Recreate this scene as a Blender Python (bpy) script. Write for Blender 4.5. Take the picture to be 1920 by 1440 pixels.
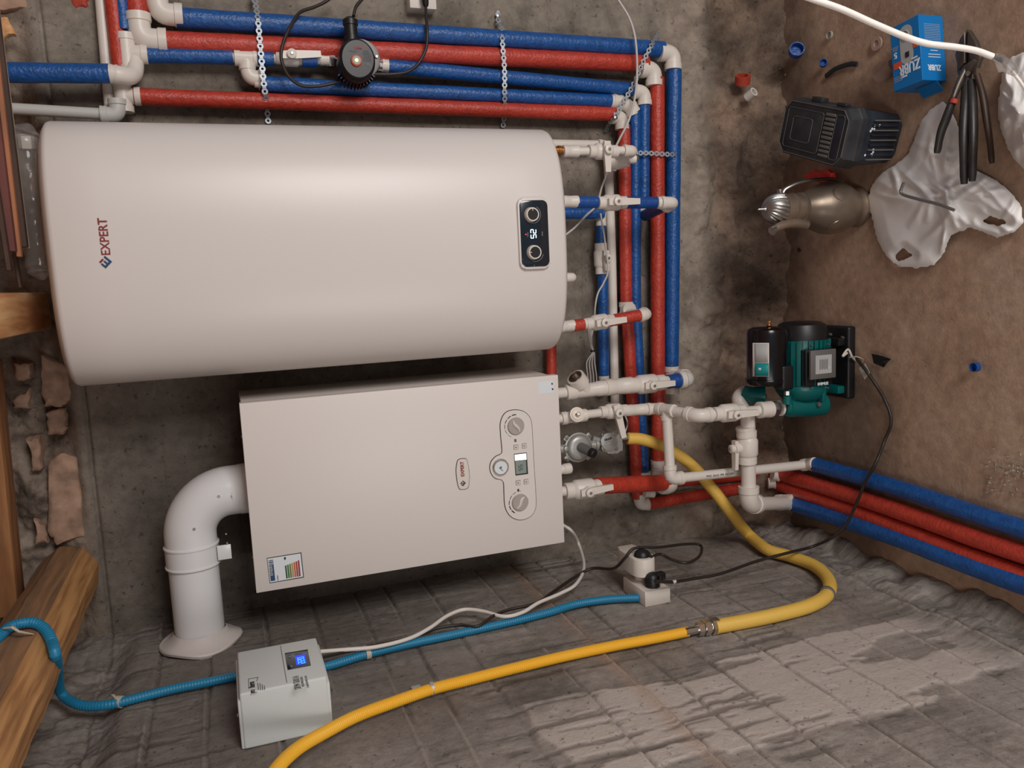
import bpy, bmesh, math, random
import numpy as np
from mathutils import Vector, Matrix
random.seed(7); rng = np.random.default_rng(5)
for o in list(bpy.data.objects): bpy.data.objects.remove(o)
SC = bpy.context.scene; COL = SC.collection
PI = math.pi
# ---------------------------------------------------------------- camera (calibrated: 1920x1440, phone held sideways)
F = 1517.986
MC = Matrix(((-0.0463090, -0.3382533, -0.9399150), (-0.9904875, -0.1065041, 0.0871290), (-0.1295764, 0.9350089, -0.3301035)))
CAM = Vector((0.76, -1.983, 1.475))
cd = bpy.data.cameras.new('camera'); cam = bpy.data.objects.new('camera', cd); COL.objects.link(cam)
cd.sensor_width = 36; cd.lens = 36 * F / 1920; cd.clip_start = .02
R3 = Matrix((MC[0], -MC[1], -MC[2])).transposed()
cam.matrix_world = Matrix.Translation(CAM) @ R3.to_quaternion().to_matrix().to_4x4()
SC.camera = cam
# ---------------------------------------------------------------- light and exposure
SC.view_settings.view_transform = 'Standard'; SC.view_settings.look = 'None'
SC.view_settings.gamma = 1; SC.view_settings.exposure = 0.0; SC.view_settings.use_curve_mapping = False
W = bpy.data.worlds.new('room_ambient'); SC.world = W; W.use_nodes = True
W.node_tree.nodes['Background'].inputs[0].default_value = (0.80, 0.86, 1.0, 1)
W.node_tree.nodes['Background'].inputs[1].default_value = 0.175
def area(name, loc, target, sx, sy, power, col):
    l = bpy.data.lights.new(name, 'AREA'); l.shape = 'RECTANGLE'; l.size = sx; l.size_y = sy; l.energy = power; l.color = col
    o = bpy.data.objects.new(name, l); COL.objects.link(o); o.location = loc
    o.rotation_euler = (Vector(target) - Vector(loc)).to_track_quat('-Z', 'Y').to_euler(); return o
area('doorway_daylight', (2.35, -3.0, 0.75), (0.9, 0, 0.7), 1.0, 1.1, 52, (1.0, 0.955, 0.925))
area('side_window_daylight', (0.05, -1.95, 0.95), (1.0, -.4, 0.8), 0.5, 0.9, 8.5, (1.0, 0.96, 0.93))

def P(u, v, x=None, y=None, z=None):
    """point of the line of sight through photo pixel (u,v) on the plane x=.., y=.. or z=.. of the room"""
    c = Vector((u - 960, v - 720, F)); d = Vector([sum(MC[k][i] * c[k] for k in range(3)) for i in range(3)])
    t = (x - CAM.x) / d.x if x is not None else (y - CAM.y) / d.y if y is not None else (z - CAM.z) / d.z
    return CAM + d * t
V = Vector
X, Y, Z = V((1, 0, 0)), V((0, 1, 0)), V((0, 0, 1))

# ---------------------------------------------------------------- materials
def srgb(c): return tuple((k / 255 / 12.92 if k / 255 <= .04045 else ((k / 255 + .055) / 1.055) ** 2.4) for k in c)
def mat(name, rgb, rough=.5, metal=0, bump=0, scale=60, var=0, emit=0, coat=0, trans=0, alpha=1, sss=0, vscale=None):
    m = bpy.data.materials.new(name); m.use_nodes = True; nt = m.node_tree; b = nt.nodes['Principled BSDF']
    c = srgb(rgb); b.inputs['Base Color'].default_value = (*c, 1); b.inputs['Roughness'].default_value = rough
    b.inputs['Metallic'].default_value = metal; b.inputs['Coat Weight'].default_value = coat
    b.inputs['Transmission Weight'].default_value = trans; b.inputs['Alpha'].default_value = alpha
    if emit: b.inputs['Emission Color'].default_value = (*c, 1); b.inputs['Emission Strength'].default_value = emit
    if bump or var:
        tc = nt.nodes.new('ShaderNodeTexCoord'); n = nt.nodes.new('ShaderNodeTexNoise')
        n.inputs['Scale'].default_value = scale; n.inputs['Detail'].default_value = 5; nt.links.new(tc.outputs['Object'], n.inputs['Vector'])
        if bump:
            bp = nt.nodes.new('ShaderNodeBump'); bp.inputs['Strength'].default_value = bump; bp.inputs['Distance'].default_value = .003
            nt.links.new(n.outputs['Fac'], bp.inputs['Height']); nt.links.new(bp.outputs['Normal'], b.inputs['Normal'])
        if var:
            n2 = nt.nodes.new('ShaderNodeTexNoise'); n2.inputs['Scale'].default_value = vscale or scale * .3; n2.inputs['Detail'].default_value = 6
            nt.links.new(tc.outputs['Object'], n2.inputs['Vector'])
            r = nt.nodes.new('ShaderNodeValToRGB'); r.color_ramp.elements[0].position = .35; r.color_ramp.elements[1].position = .65
            r.color_ramp.elements[0].color = (*[k * (1 - var) for k in c], 1); r.color_ramp.elements[1].color = (*[min(1, k * (1 + var)) for k in c], 1)
            nt.links.new(n2.outputs['Fac'], r.inputs['Fac']); nt.links.new(r.outputs['Color'], b.inputs['Base Color'])
    return m
M = {}
M['white'] = mat('white_ppr', (226, 218, 208), .38, bump=.05, scale=200)
M['whitegrey'] = mat('grey_white_ppr', (205, 205, 200), .45)
M['enamel'] = mat('tank_enamel', (222, 216, 211), .36, bump=.03, scale=700)
M['enamel2'] = mat('boiler_enamel', (228, 221, 215), .42, bump=.03, scale=700)
M['flue'] = mat('flue_white', (232, 232, 232), .22)
M['flange'] = mat('flange_foil', (215, 208, 202), .55, bump=.3, scale=40)
M['blue'] = mat('blue_foam', (24, 82, 150), .32, bump=.7, scale=150, var=.16, vscale=60)
M['red'] = mat('red_foam', (186, 62, 46), .38, bump=.7, scale=150, var=.13, vscale=60)
M['bluetape'] = mat('blue_wrap', (24, 76, 150), .38, bump=.6, scale=90, var=.1)
M['dkblue'] = mat('dark_blue_wrap', (34, 50, 96), .45, bump=.5, scale=90)
M['chrome'] = mat('chrome', (215, 212, 208), .16, 1)
M['steel'] = mat('steel', (180, 178, 174), .35, 1)
M['zinc'] = mat('zinc_strap', (178, 184, 190), .5, .6)
M['nickel'] = mat('nickel_nut', (150, 140, 128), .35, 1)
M['brass'] = mat('brass', (214, 150, 84), .3, 1)
M['alu'] = mat('cast_aluminium', (178, 178, 174), .42, .55, bump=.1, scale=150)
M['aludk'] = mat('cast_aluminium_grey', (120, 118, 116), .45, .4)
M['black'] = mat('black_plastic', (24, 24, 26), .42, bump=.05, scale=300)
M['blackgloss'] = mat('black_paint', (14, 14, 18), .2)
M['cable'] = mat('black_cable', (44, 36, 32), .45)
M['cablew'] = mat('white_cable', (222, 216, 208), .45)
M['thinw'] = mat('thin_white_cable', (200, 196, 190), .5)
M['lampw'] = mat('lamp_cord_white', (250, 242, 234), .5, bump=.2, scale=80, var=.06)
M['teal'] = mat('teal_conduit', (32, 130, 172), .4)
M['clip'] = mat('beige_clip', (200, 188, 172), .5)
M['yellow'] = mat('yellow_hose', (246, 186, 48), .42)
M['yellow2'] = mat('pale_yellow_hose', (232, 190, 88), .45, bump=.1, scale=150)
M['glass_black'] = mat('black_glass_panel', (26, 36, 46), .15, coat=.5)
M['grey'] = mat('grey_knob', (172, 164, 158), .4)
M['dark'] = mat('dark_line', (40, 36, 34), .6)
M['print'] = mat('grey_print', (96, 96, 100), .6)
M['lprint'] = mat('light_print', (176, 176, 178), .6)
M['bprint'] = mat('black_print', (28, 26, 26), .5)
M['logored'] = mat('logo_red', (140, 44, 44), .5)
M['logoblue'] = mat('logo_blue', (36, 70, 112), .5)
M['lcd'] = mat('lcd_green', (138, 152, 146), .3)
M['digit'] = mat('lit_digit', (215, 245, 255), .5, emit=1.6)
M['ledred'] = mat('red_led', (255, 70, 90), .5, emit=1.0)
M['ledgreen'] = mat('green_led', (235, 255, 130), .5, emit=1.6)
M['lcdblue'] = mat('blue_lcd', (30, 60, 235), .4, emit=.75)
M['lcddigit'] = mat('blue_lcd_digit', (70, 190, 255), .4, emit=.9)
M['lcdwhite'] = mat('backlit_strip', (255, 255, 250), .4, emit=.9)
M['orange'] = mat('orange_dial', (226, 84, 50), .35)
M['pumpteal'] = mat('pump_green_paint', (0, 96, 94), .32, bump=.1, scale=100)
M['stab'] = mat('stabiliser_white', (205, 210, 208), .5, bump=.05, scale=400)
M['socket'] = mat('socket_white', (222, 214, 204), .4)
M['canister'] = mat('dusty_black_plastic', (44, 46, 48), .55, bump=.25, scale=60, var=.35, vscale=22)
M['canline'] = mat('worn_edge', (104, 102, 98), .6)
M['canblue'] = mat('dusty_blue_black_plastic', (36, 42, 52), .5, bump=.2, scale=60, var=.4, vscale=18)
M['jug'] = mat('tarnished_metal', (150, 134, 118), .38, .7, bump=.25, scale=18, var=.3, vscale=9)
M['jugline'] = mat('engraved_bright', (200, 188, 172), .3, 1)
M['redplastic'] = mat('red_plastic', (226, 58, 42), .4)
M['box'] = mat('box_blue', (0, 118, 190), .42)
M['boxwhite'] = mat('box_print_white', (225, 232, 236), .5)
M['boxgrey'] = mat('box_print_grey', (178, 178, 176), .5)
M['toolblk'] = mat('tool_grip_black', (40, 38, 36), .42, bump=.15, scale=80, var=.25)
M['toolmet'] = mat('tool_metal', (98, 90, 82), .42, .7, var=.3, scale=60)
M['rust'] = mat('rusty_handle', (70, 54, 46), .5, .4, var=.3, scale=50)
M['paper'] = mat('paper', (205, 198, 190), .7)
M['beam'] = mat('beam_pine', (178, 120, 66), .7)
M['brick'] = mat('clay_brick', (164, 134, 114), .9, bump=1.0, scale=45, var=.3, vscale=28)
M['darkleaf'] = mat('dark_leaf', (34, 36, 38), .7)
M['capclear'] = mat('cloudy_cap', (168, 160, 148), .5)
M['pinkcap'] = mat('pinkish_cap', (176, 148, 134), .6)
M['redring'] = mat('red_foam_offcut', (176, 62, 44), .6, bump=.4)
M['slat1'] = mat('moulding_dark', (70, 50, 40), .6, var=.3, scale=30)
M['slat2'] = mat('moulding_maroon', (104, 58, 52), .5, var=.25, scale=30)
M['slat3'] = mat('moulding_orange', (172, 112, 78), .5, var=.2, scale=30)
M['slat4'] = mat('moulding_pale', (206, 184, 162), .6)
M['film'] = mat('clear_film', (215, 212, 208), .12, trans=.75, alpha=.5, bump=.8, scale=30)
M['bag'] = mat('thin_plastic_bag', (248, 245, 242), .45, bump=.12, scale=30)
b = M['bag'].node_tree.nodes['Principled BSDF']; b.inputs['Alpha'].default_value = .93; b.inputs['Subsurface Weight'].default_value = .15; b.inputs['Subsurface Radius'].default_value = (.01, .01, .01)

def rough_mat(name, base, kind):
    """cast concrete / mortar / floor screed: colour patches, pits and relief"""
    m = bpy.data.materials.new(name); m.use_nodes = True; nt = m.node_tree; L = nt.links.new; b = nt.nodes['Principled BSDF']
    b.inputs['Roughness'].default_value = .92; b.inputs['Specular IOR Level'].default_value = .25
    tc = nt.nodes.new('ShaderNodeTexCoord'); co = tc.outputs['Object']
    def noise(scale, detail=6, rough=.6, vec=None, dist=0):
        n = nt.nodes.new('ShaderNodeTexNoise'); n.inputs['Scale'].default_value = scale; n.inputs['Detail'].default_value = detail
        n.inputs['Roughness'].default_value = rough; n.inputs['Distortion'].default_value = dist; L(vec or co, n.inputs['Vector']); return n.outputs['Fac']
    def ramp(src, stops):
        r = nt.nodes.new('ShaderNodeValToRGB'); e = r.color_ramp.elements
        while len(e) < len(stops): e.new(.5)
        for k, (p, c) in enumerate(stops): e[k].position = p; e[k].color = (*c, 1) if len(c) == 3 else c
        L(src, r.inputs['Fac']); return r.outputs['Color']
    def mix(f, a, c, mode='MIX', fac=None):
        x = nt.nodes.new('ShaderNodeMix'); x.data_type = 'RGBA'; x.blend_type = mode
        if f is not None: L(f, x.inputs[0])
        else: x.inputs[0].default_value = fac
        for s, i in ((a, 6), (c, 7)):
            if isinstance(s, tuple): x.inputs[i].default_value = (*s, 1)
            else: L(s, x.inputs[i])
        return x.outputs[2]
    def math_(op, a, c=None):
        x = nt.nodes.new('ShaderNodeMath'); x.operation = op; x.use_clamp = op in ('MULTIPLY',)
        for s, i in ((a, 0), (c, 1)):
            if s is None: continue
            if isinstance(s, (int, float)): x.inputs[i].default_value = s
            else: L(s, x.inputs[i])
        return x.outputs[0]
    G = lambda k: (k, k, k)
    A, Bc, Cc = base
    col = ramp(noise(3.2, 8, .62), [(.3, A), (.52, Bc), (.72, Cc)])
    fine = ramp(noise(42, 6, .7), [(.3, G(.74)), (.7, G(1.16))])
    col = mix(None, col, fine, 'MULTIPLY', 1.0)
    sep = nt.nodes.new('ShaderNodeSeparateXYZ'); L(co, sep.inputs[0])
    def band(src, lo, hi, soft=.03, wob=None):
        s = math_('ADD', src, wob) if wob is not None else src
        a = nt.nodes.new('ShaderNodeMapRange'); a.inputs[1].default_value = lo - soft; a.inputs[2].default_value = lo + soft; L(s, a.inputs[0])
        c = nt.nodes.new('ShaderNodeMapRange'); c.inputs[1].default_value = hi + soft; c.inputs[2].default_value = hi - soft; L(s, c.inputs[0])
        return math_('MULTIPLY', a.outputs[0], c.outputs[0])
    wob = math_('MULTIPLY', math_('SUBTRACT', noise(5, 6, .65), .5), .28)
    def att(n): a = nt.nodes.new('ShaderNodeAttribute'); a.attribute_name = n; return a.outputs['Fac']
    if kind == 'left':       # pale laitance skin running up the wall, dark board joints and scores
        mp = nt.nodes.new('ShaderNodeMapping'); mp.inputs['Scale'].default_value = (1, 30, 2.0); L(co, mp.inputs['Vector'])
        streak = ramp(noise(1.6, 7, .62, mp.outputs[0], .4), [(.40, G(1.08)), (.55, G(.8)), (.66, G(.6))])
        msk = ramp(noise(4.5, 4, .55), [(.42, G(0)), (.58, G(1))])
        col = mix(msk, col, mix(None, col, streak, 'MULTIPLY', 1.0))
        col = mix(math_('MULTIPLY', att('skin'), .8), col, (0.56, 0.49, 0.44))
        o = band(sep.outputs['Z'], .80, .825, .014, math_('MULTIPLY', wob, .1))
        col = mix(math_('MULTIPLY', math_('MULTIPLY', o, noise(9, 4)), .8), col, (.42, .24, .15))
        col = mix(math_('MULTIPLY', att('fin'), .5), col, (.46, .4, .34))
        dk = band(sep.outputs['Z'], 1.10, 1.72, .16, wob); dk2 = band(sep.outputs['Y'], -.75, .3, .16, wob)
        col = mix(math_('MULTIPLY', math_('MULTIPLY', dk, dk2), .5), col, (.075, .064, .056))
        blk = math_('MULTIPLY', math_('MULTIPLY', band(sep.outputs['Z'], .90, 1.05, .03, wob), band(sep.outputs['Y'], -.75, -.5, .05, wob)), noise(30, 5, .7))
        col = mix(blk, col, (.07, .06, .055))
        col = mix(math_('MULTIPLY', att('joint'), .58), col, (.085, .07, .06))
    if kind == 'back':
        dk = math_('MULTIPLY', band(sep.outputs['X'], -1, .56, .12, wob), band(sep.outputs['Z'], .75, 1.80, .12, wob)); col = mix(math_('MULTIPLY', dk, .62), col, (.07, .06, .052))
        vv = ramp(noise(6, 7, .7), [(.50, G(1)), (.62, G(.62))]); col = mix(None, col, vv, 'MULTIPLY', .8)
        f = band(sep.outputs['Z'], 1.795, 3, .02, math_('MULTIPLY', wob, .15))
        col = mix(f, col, ramp(noise(11, 8, .7), [(.33, (.09, .07, .055)), (.5, (.25, .2, .16)), (.68, (.38, .31, .25))]))
        f = band(sep.outputs['Z'], -1, .185, .04, math_('MULTIPLY', wob, .7))
        col = mix(f, col, ramp(noise(7, 8, .7), [(.36, (.075, .055, .041)), (.5, (.17, .12, .088)), (.68, (.34, .24, .175))]))
        f = math_('MULTIPLY', band(sep.outputs['Z'], .20, .31, .02, math_('MULTIPLY', wob, .5)), .65)
        col = mix(f, col, ramp(noise(14, 8, .7), [(.35, (.2, .155, .115)), (.6, (.44, .36, .29))]))
    if kind == 'floor':
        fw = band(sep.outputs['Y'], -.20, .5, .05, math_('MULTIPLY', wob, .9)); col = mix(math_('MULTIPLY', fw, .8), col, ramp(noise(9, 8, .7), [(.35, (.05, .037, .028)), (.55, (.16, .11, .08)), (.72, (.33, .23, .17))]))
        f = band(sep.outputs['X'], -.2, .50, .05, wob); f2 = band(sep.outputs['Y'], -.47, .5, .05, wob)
        col = mix(math_('MULTIPLY', math_('MULTIPLY', f, f2), .62), col, (.055, .04, .03))  # shadow of the floor pump towards the corner, painted into the floor colour
    spots = ramp(noise(85, 3, .5), [(.30 if kind != 'floor' else .24, G(.45)), (.36 if kind != 'floor' else .28, G(1))])
    col = mix(None, col, spots, 'MULTIPLY', .8)
    L(col, b.inputs['Base Color'])
    h = math_('ADD', math_('MULTIPLY', noise(24, 8, .65), .6), math_('MULTIPLY', noise(150, 4, .6), .25))
    bp = nt.nodes.new('ShaderNodeBump'); bp.inputs['Strength'].default_value = .75 if kind != 'floor' else .35; bp.inputs['Distance'].default_value = .008
    L(h, bp.inputs['Height']); L(bp.outputs['Normal'], b.inputs['Normal'])
    return m
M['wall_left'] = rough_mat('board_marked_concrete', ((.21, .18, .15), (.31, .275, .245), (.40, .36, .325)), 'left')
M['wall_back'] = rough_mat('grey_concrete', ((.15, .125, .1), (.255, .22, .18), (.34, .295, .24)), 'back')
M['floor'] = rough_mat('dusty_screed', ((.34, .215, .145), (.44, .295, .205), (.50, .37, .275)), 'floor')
M['mortar'] = rough_mat('rough_mortar', ((.2, .155, .12), (.33, .265, .21), (.44, .38, .32)), 'mortar')
def wood_mat(name, c1, c2, stretch):
    m = bpy.data.materials.new(name); m.use_nodes = True; nt = m.node_tree; L = nt.links.new; b = nt.nodes['Principled BSDF']; b.inputs['Roughness'].default_value = .75
    tc = nt.nodes.new('ShaderNodeTexCoord'); mp = nt.nodes.new('ShaderNodeMapping'); mp.inputs['Scale'].default_value = stretch; L(tc.outputs['Object'], mp.inputs[0])
    n = nt.nodes.new('ShaderNodeTexNoise'); n.inputs['Scale'].default_value = 4; n.inputs['Detail'].default_value = 8; n.inputs['Distortion'].default_value = .25; L(mp.outputs[0], n.inputs['Vector'])
    r = nt.nodes.new('ShaderNodeValToRGB'); r.color_ramp.elements[0].position = .35; r.color_ramp.elements[1].position = .62
    r.color_ramp.elements[0].color = (*srgb(c1), 1); r.color_ramp.elements[1].color = (*srgb(c2), 1); L(n.outputs['Fac'], r.inputs[0]); L(r.outputs[0], b.inputs['Base Color'])
    bp = nt.nodes.new('ShaderNodeBump'); bp.inputs['Strength'].default_value = .4; bp.inputs['Distance'].default_value = .004; L(n.outputs['Fac'], bp.inputs['Height']); L(bp.outputs[0], b.inputs['Normal'])
    return m
M['log'] = wood_mat('dirty_log', (118, 92, 70), (160, 120, 84), (22, 1.2, 22))
M['joist'] = wood_mat('pale_joist', (196, 128, 74), (236, 190, 136), (10, 1, 6))
M['rafter'] = wood_mat('orange_board', (120, 78, 46), (160, 112, 70), (1.2, 12, 9))

# ---------------------------------------------------------------- mesh building
ORG = {}
def basis(d):
    d = V(d).normalized(); a = Z if abs(d.z) < .9 else X
    u = a.cross(d).normalized(); return u, d.cross(u), d
class MB:
    def __init__(s): s.bm = bmesh.new()
    def tube(s, pts, r, n=14, caps=True, flat=1.0, up=None):
        pts = [V(p) for p in pts]; N = len(pts); rs = r if isinstance(r, (list, tuple)) else [r] * N
        T = [(pts[min(i + 1, N - 1)] - pts[max(i - 1, 0)]).normalized() for i in range(N)]
        u = basis(T[0])[0] if up is None else (V(up) - T[0] * T[0].dot(V(up))).normalized()
        rings = []
        for i in range(N):
            u = (u - T[i] * T[i].dot(u)).normalized(); w = T[i].cross(u)
            rings.append([s.bm.verts.new(pts[i] + (u * math.cos(2 * PI * k / n) * flat + w * math.sin(2 * PI * k / n)) * rs[i]) for k in range(n)])
        for i in range(N - 1):
            for k in range(n):
                try: s.bm.faces.new((rings[i][k], rings[i][(k + 1) % n], rings[i + 1][(k + 1) % n], rings[i + 1][k]))
                except ValueError: pass
        if caps: s.bm.faces.new(rings[0][::-1]); s.bm.faces.new(rings[-1])
        return s
    def lathe(s, o, d, prof, n=24, flat=1.0, up=None):
        u, w, d = basis(d)
        if up is not None: u = (V(up) - d * d.dot(V(up))).normalized(); w = d.cross(u)
        o = V(o); rings = []
        for t, r in prof:
            if r < 1e-6: rings.append([s.bm.verts.new(o + d * t)])
            else: rings.append([s.bm.verts.new(o + d * t + (u * math.cos(2 * PI * k / n) * flat + w * math.sin(2 * PI * k / n)) * r) for k in range(n)])
        for a, c in zip(rings, rings[1:]):
            for k in range(n):
                q = [a[k % len(a)], a[(k + 1) % len(a)], c[(k + 1) % len(c)], c[k % len(c)]]
                q = [v for i, v in enumerate(q) if v not in q[:i]]
                if len(q) > 2: s.bm.faces.new(q)
        if len(rings[0]) > 1: s.bm.faces.new(rings[0][::-1])
        if len(rings[-1]) > 1: s.bm.faces.new(rings[-1])
        return s
    def box(s, c, h, ax=(X, Y, Z), bev=0, seg=2, taper=None):
        c = V(c); vs = []
        for k in (-1, 1):
            f = (taper if taper and k == 1 else 1)
            for i, j in ((-1, -1), (1, -1), (1, 1), (-1, 1)):
                vs.append(s.bm.verts.new(c + V(ax[0]) * i * h[0] * f + V(ax[1]) * j * h[1] * f + V(ax[2]) * k * h[2]))
        fs = [s.bm.faces.new([vs[i] for i in f]) for f in ((3, 2, 1, 0), (4, 5, 6, 7), (0, 1, 5, 4), (1, 2, 6, 5), (2, 3, 7, 6), (3, 0, 4, 7))]
        if bev:
            es = list({e for f in fs for e in f.edges}); bmesh.ops.bevel(s.bm, geom=es, offset=bev, segments=seg, affect='EDGES', profile=.5)
        return s
    def prism(s, pts, o, U, Vv, depth, bev=0, seg=2):
        """polygon in the plane (o; U, Vv), extruded by depth along U x Vv"""
        o, U, Vv = V(o), V(U), V(Vv); n = U.cross(Vv).normalized()
        a = [s.bm.verts.new(o + U * p[0] + Vv * p[1]) for p in pts]; c = [s.bm.verts.new(v.co + n * depth) for v in a]
        f1 = s.bm.faces.new(a[::-1]); f2 = s.bm.faces.new(c)
        for i in range(len(a)): s.bm.faces.new((a[i], a[(i + 1) % len(a)], c[(i + 1) % len(a)], c[i]))
        if bev: bmesh.ops.bevel(s.bm, geom=list(f2.edges), offset=bev, segments=seg, affect='EDGES', profile=.5)
        return s
    def poly(s, vs): s.bm.faces.new([s.bm.verts.new(V(v)) for v in vs]); return s
    def build(s, name, m, parent=None, ang=38, label=None):
        bmesh.ops.recalc_face_normals(s.bm, faces=s.bm.faces)
        org = V((0, 0, 0))
        if parent is not None: org = ORG[parent.name]
        bmesh.ops.translate(s.bm, verts=s.bm.verts, vec=-org)
        me = bpy.data.meshes.new(name); s.bm.to_mesh(me); s.bm.free()
        me.materials.append(M[m] if isinstance(m, str) else m)
        me.polygons.foreach_set('use_smooth', [True] * len(me.polygons)); me.set_sharp_from_angle(angle=math.radians(ang))
        o = bpy.data.objects.new(name, me); COL.objects.link(o)
        if parent is not None: o.parent = parent
        ORG[o.name] = org
        if label: o['label'] = label
        return o
def tag(o, label, cat, group=None):
    o['label'] = label; o['category'] = cat
    if group: o['group'] = group
    return o
def thing(name, label, cat, loc, group=None):
    o = bpy.data.objects.new(name, None); COL.objects.link(o); o.location = loc; o.empty_display_size = .02; ORG[o.name] = V(loc)
    return tag(o, label, cat, group)
def raw(name, verts, faces, m, parent=None, smooth=True, ang=180):
    org = ORG[parent.name] if parent is not None else V((0, 0, 0))
    me = bpy.data.meshes.new(name); me.from_pydata([tuple(V(v) - org) for v in verts], [], faces); me.update()
    me.materials.append(M[m] if isinstance(m, str) else m)
    if smooth: me.polygons.foreach_set('use_smooth', [True] * len(me.polygons)); me.set_sharp_from_angle(angle=math.radians(ang))
    o = bpy.data.objects.new(name, me); COL.objects.link(o)
    if parent is not None: o.parent = parent
    ORG[o.name] = org; return o
def text(s, o, U, Vv, size, m, parent, name='lettering', ext=.0006, bold=0, align='CENTER', squeeze=1, spacing=1):
    """lettering lying in the plane (o; U = reading direction, Vv = up)"""
    cu = bpy.data.curves.new('t', 'FONT'); cu.body = s; cu.size = size; cu.align_x = align; cu.align_y = 'CENTER'; cu.extrude = ext; cu.offset = bold; cu.space_character = spacing
    cu.resolution_u = 3
    ob = bpy.data.objects.new('t', cu); COL.objects.link(ob); bpy.context.view_layer.update()
    me = bpy.data.meshes.new_from_object(ob.evaluated_get(bpy.context.evaluated_depsgraph_get())); bpy.data.objects.remove(ob)
    U = V(U).normalized() * squeeze; Vv = V(Vv).normalized(); n = U.cross(Vv).normalized(); org = ORG[parent.name] if parent else V((0, 0, 0))
    me.transform(Matrix.Translation(V(o) - org) @ Matrix((U, Vv, n)).transposed().to_4x4())
    me.materials.clear(); me.materials.append(M[m]); me.name = name
    t = bpy.data.objects.new(name, me); COL.objects.link(t)
    if parent: t.parent = parent
    ORG[t.name] = org; return t
def smooth(pts, k=8):
    pts = [V(p) for p in pts]; q = [pts[0] * 2 - pts[1]] + pts + [pts[-1] * 2 - pts[-2]]; out = []
    for i in range(1, len(q) - 2):
        a, b_, c, d = q[i - 1:i + 3]
        for j in range(k):
            t = j / k; out.append(.5 * (2 * b_ + (c - a) * t + (2 * a - 5 * b_ + 4 * c - d) * t * t + (3 * b_ - a - 3 * c + d) * t ** 3))
    return out + [pts[-1]]
def resample(pts, step):
    out = [pts[0]]; acc = 0
    for a, c in zip(pts, pts[1:]):
        L_ = (c - a).length
        while acc + L_ >= step and L_ > 0:
            a = a + (c - a) * ((step - acc) / L_); out.append(a); L_ = (c - a).length; acc = 0
        acc += L_
    return out
def rounded(w, h, r, k=5, cx=0, cy=0):
    p = []
    for sx, sy, a0 in ((1, 1, 0), (-1, 1, 90), (-1, -1, 180), (1, -1, 270)):
        for i in range(k + 1):
            a = math.radians(a0 + 90 * i / k); p.append((cx + sx * (w - r) + r * math.cos(a), cy + sy * (h - r) + r * math.sin(a)))
    return p

# ---------------------------------------------------------------- noise for rough surfaces
def vnoise(x, y, seed=0):
    xi = np.floor(x).astype(np.int64); yi = np.floor(y).astype(np.int64); xf = x - xi; yf = y - yi
    def h(a, c):
        n = (a * 374761393 + c * 668265263 + seed * 974634777) & 0xffffffff; n = ((n ^ (n >> 13)) * 1274126177) & 0xffffffff
        return ((n ^ (n >> 16)) & 0xffff) / 65535.0
    s = xf * xf * (3 - 2 * xf); t = yf * yf * (3 - 2 * yf)
    return (h(xi, yi) * (1 - s) + h(xi + 1, yi) * s) * (1 - t) + (h(xi, yi + 1) * (1 - s) + h(xi + 1, yi + 1) * s) * t
def fbm(x, y, o=5, seed=0):
    r = 0; a = .5
    for k in range(o): r = r + a * (vnoise(x * 2 ** k, y * 2 ** k, seed + k) - .5); a *= .5
    return r
ATT = {}
def sheet(name, U, Vv, fn, m, parent=None):
    """grid over arrays U, Vv; fn(u, v) gives x, y, z arrays"""
    uu, vv = np.meshgrid(U, Vv, indexing='ij'); x, y, z = fn(uu, vv); co = np.stack([x, y, z], -1).reshape(-1, 3)
    nu, nv = len(U), len(Vv); i = np.arange(nu - 1)[:, None] * nv + np.arange(nv - 1)[None]; f = np.stack([i, i + nv, i + nv + 1, i + 1], -1).reshape(-1, 4)
    me = bpy.data.meshes.new(name); me.vertices.add(len(co)); me.vertices.foreach_set('co', co.astype(np.float32).ravel())
    me.loops.add(f.size); me.loops.foreach_set('vertex_index', f.ravel().astype(np.int32)); me.polygons.add(len(f))
    me.polygons.foreach_set('loop_start', np.arange(0, f.size, 4, dtype=np.int32)); me.update(calc_edges=True); me.validate()
    me.polygons.foreach_set('use_smooth', [True] * len(f)); me.materials.append(M[m])
    for k, a in ATT.items(): me.attributes.new(k, 'FLOAT', 'POINT').data.foreach_set('value', np.clip(a, 0, 1).astype(np.float32).ravel())
    ATT.clear()
    o = bpy.data.objects.new(name, me); COL.objects.link(o); ORG[name] = V((0, 0, 0))
    if parent: o.parent = parent
    return o
SS = lambda a, lo, hi: np.clip((a - lo) / (hi - lo), 0, 1) ** 2 * (3 - 2 * np.clip((a - lo) / (hi - lo), 0, 1))

# ================================================================ THE SETTING
def f_back(x, z):
    y = -.004 - .006 * fbm(x * 6, z * 6, 5, 3)
    for zb, d in ((1.775, .012), (1.63, .003), (1.47, .003), (.70, .003), (.56, .004), (1.02, .003), (.86, .003), (1.2, .003)):
        y = y + d * np.exp(-((z - zb - .004 * fbm(x * 8, z * 0, 3, 9)) / .004) ** 2)
    top = SS(z, 1.79, 1.84)                                   # broken masonry above the cast wall
    y = y + top * (.045 + .14 * fbm(x * 9, z * 9, 6, 21))
    low = 1 - SS(z + .10 * fbm(x * 3, z * 3, 4, 31), .20, .30)        # rough lump of mortar and foundation at the foot
    y = y - low * (.012 + .10 * np.abs(fbm(x * 9, z * 9, 6, 41))) - .11 * (1 - SS(z, -.06, .16)) ** 2 * (1 + .9 * fbm(x * 7, z * 7, 5, 47))
    y = y - .05 * np.exp(-((x - .06) / .13) ** 2) * (1 - SS(z, .55, .75)) * (.5 + fbm(x * 9, z * 9, 5, 43))   # crumbly corner
    return x, y, z
wb = sheet('wall_back', np.linspace(-.06, 2.2, 420), np.linspace(-.05, 2.12, 560), f_back, 'wall_back'); wb['kind'] = 'structure'
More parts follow.
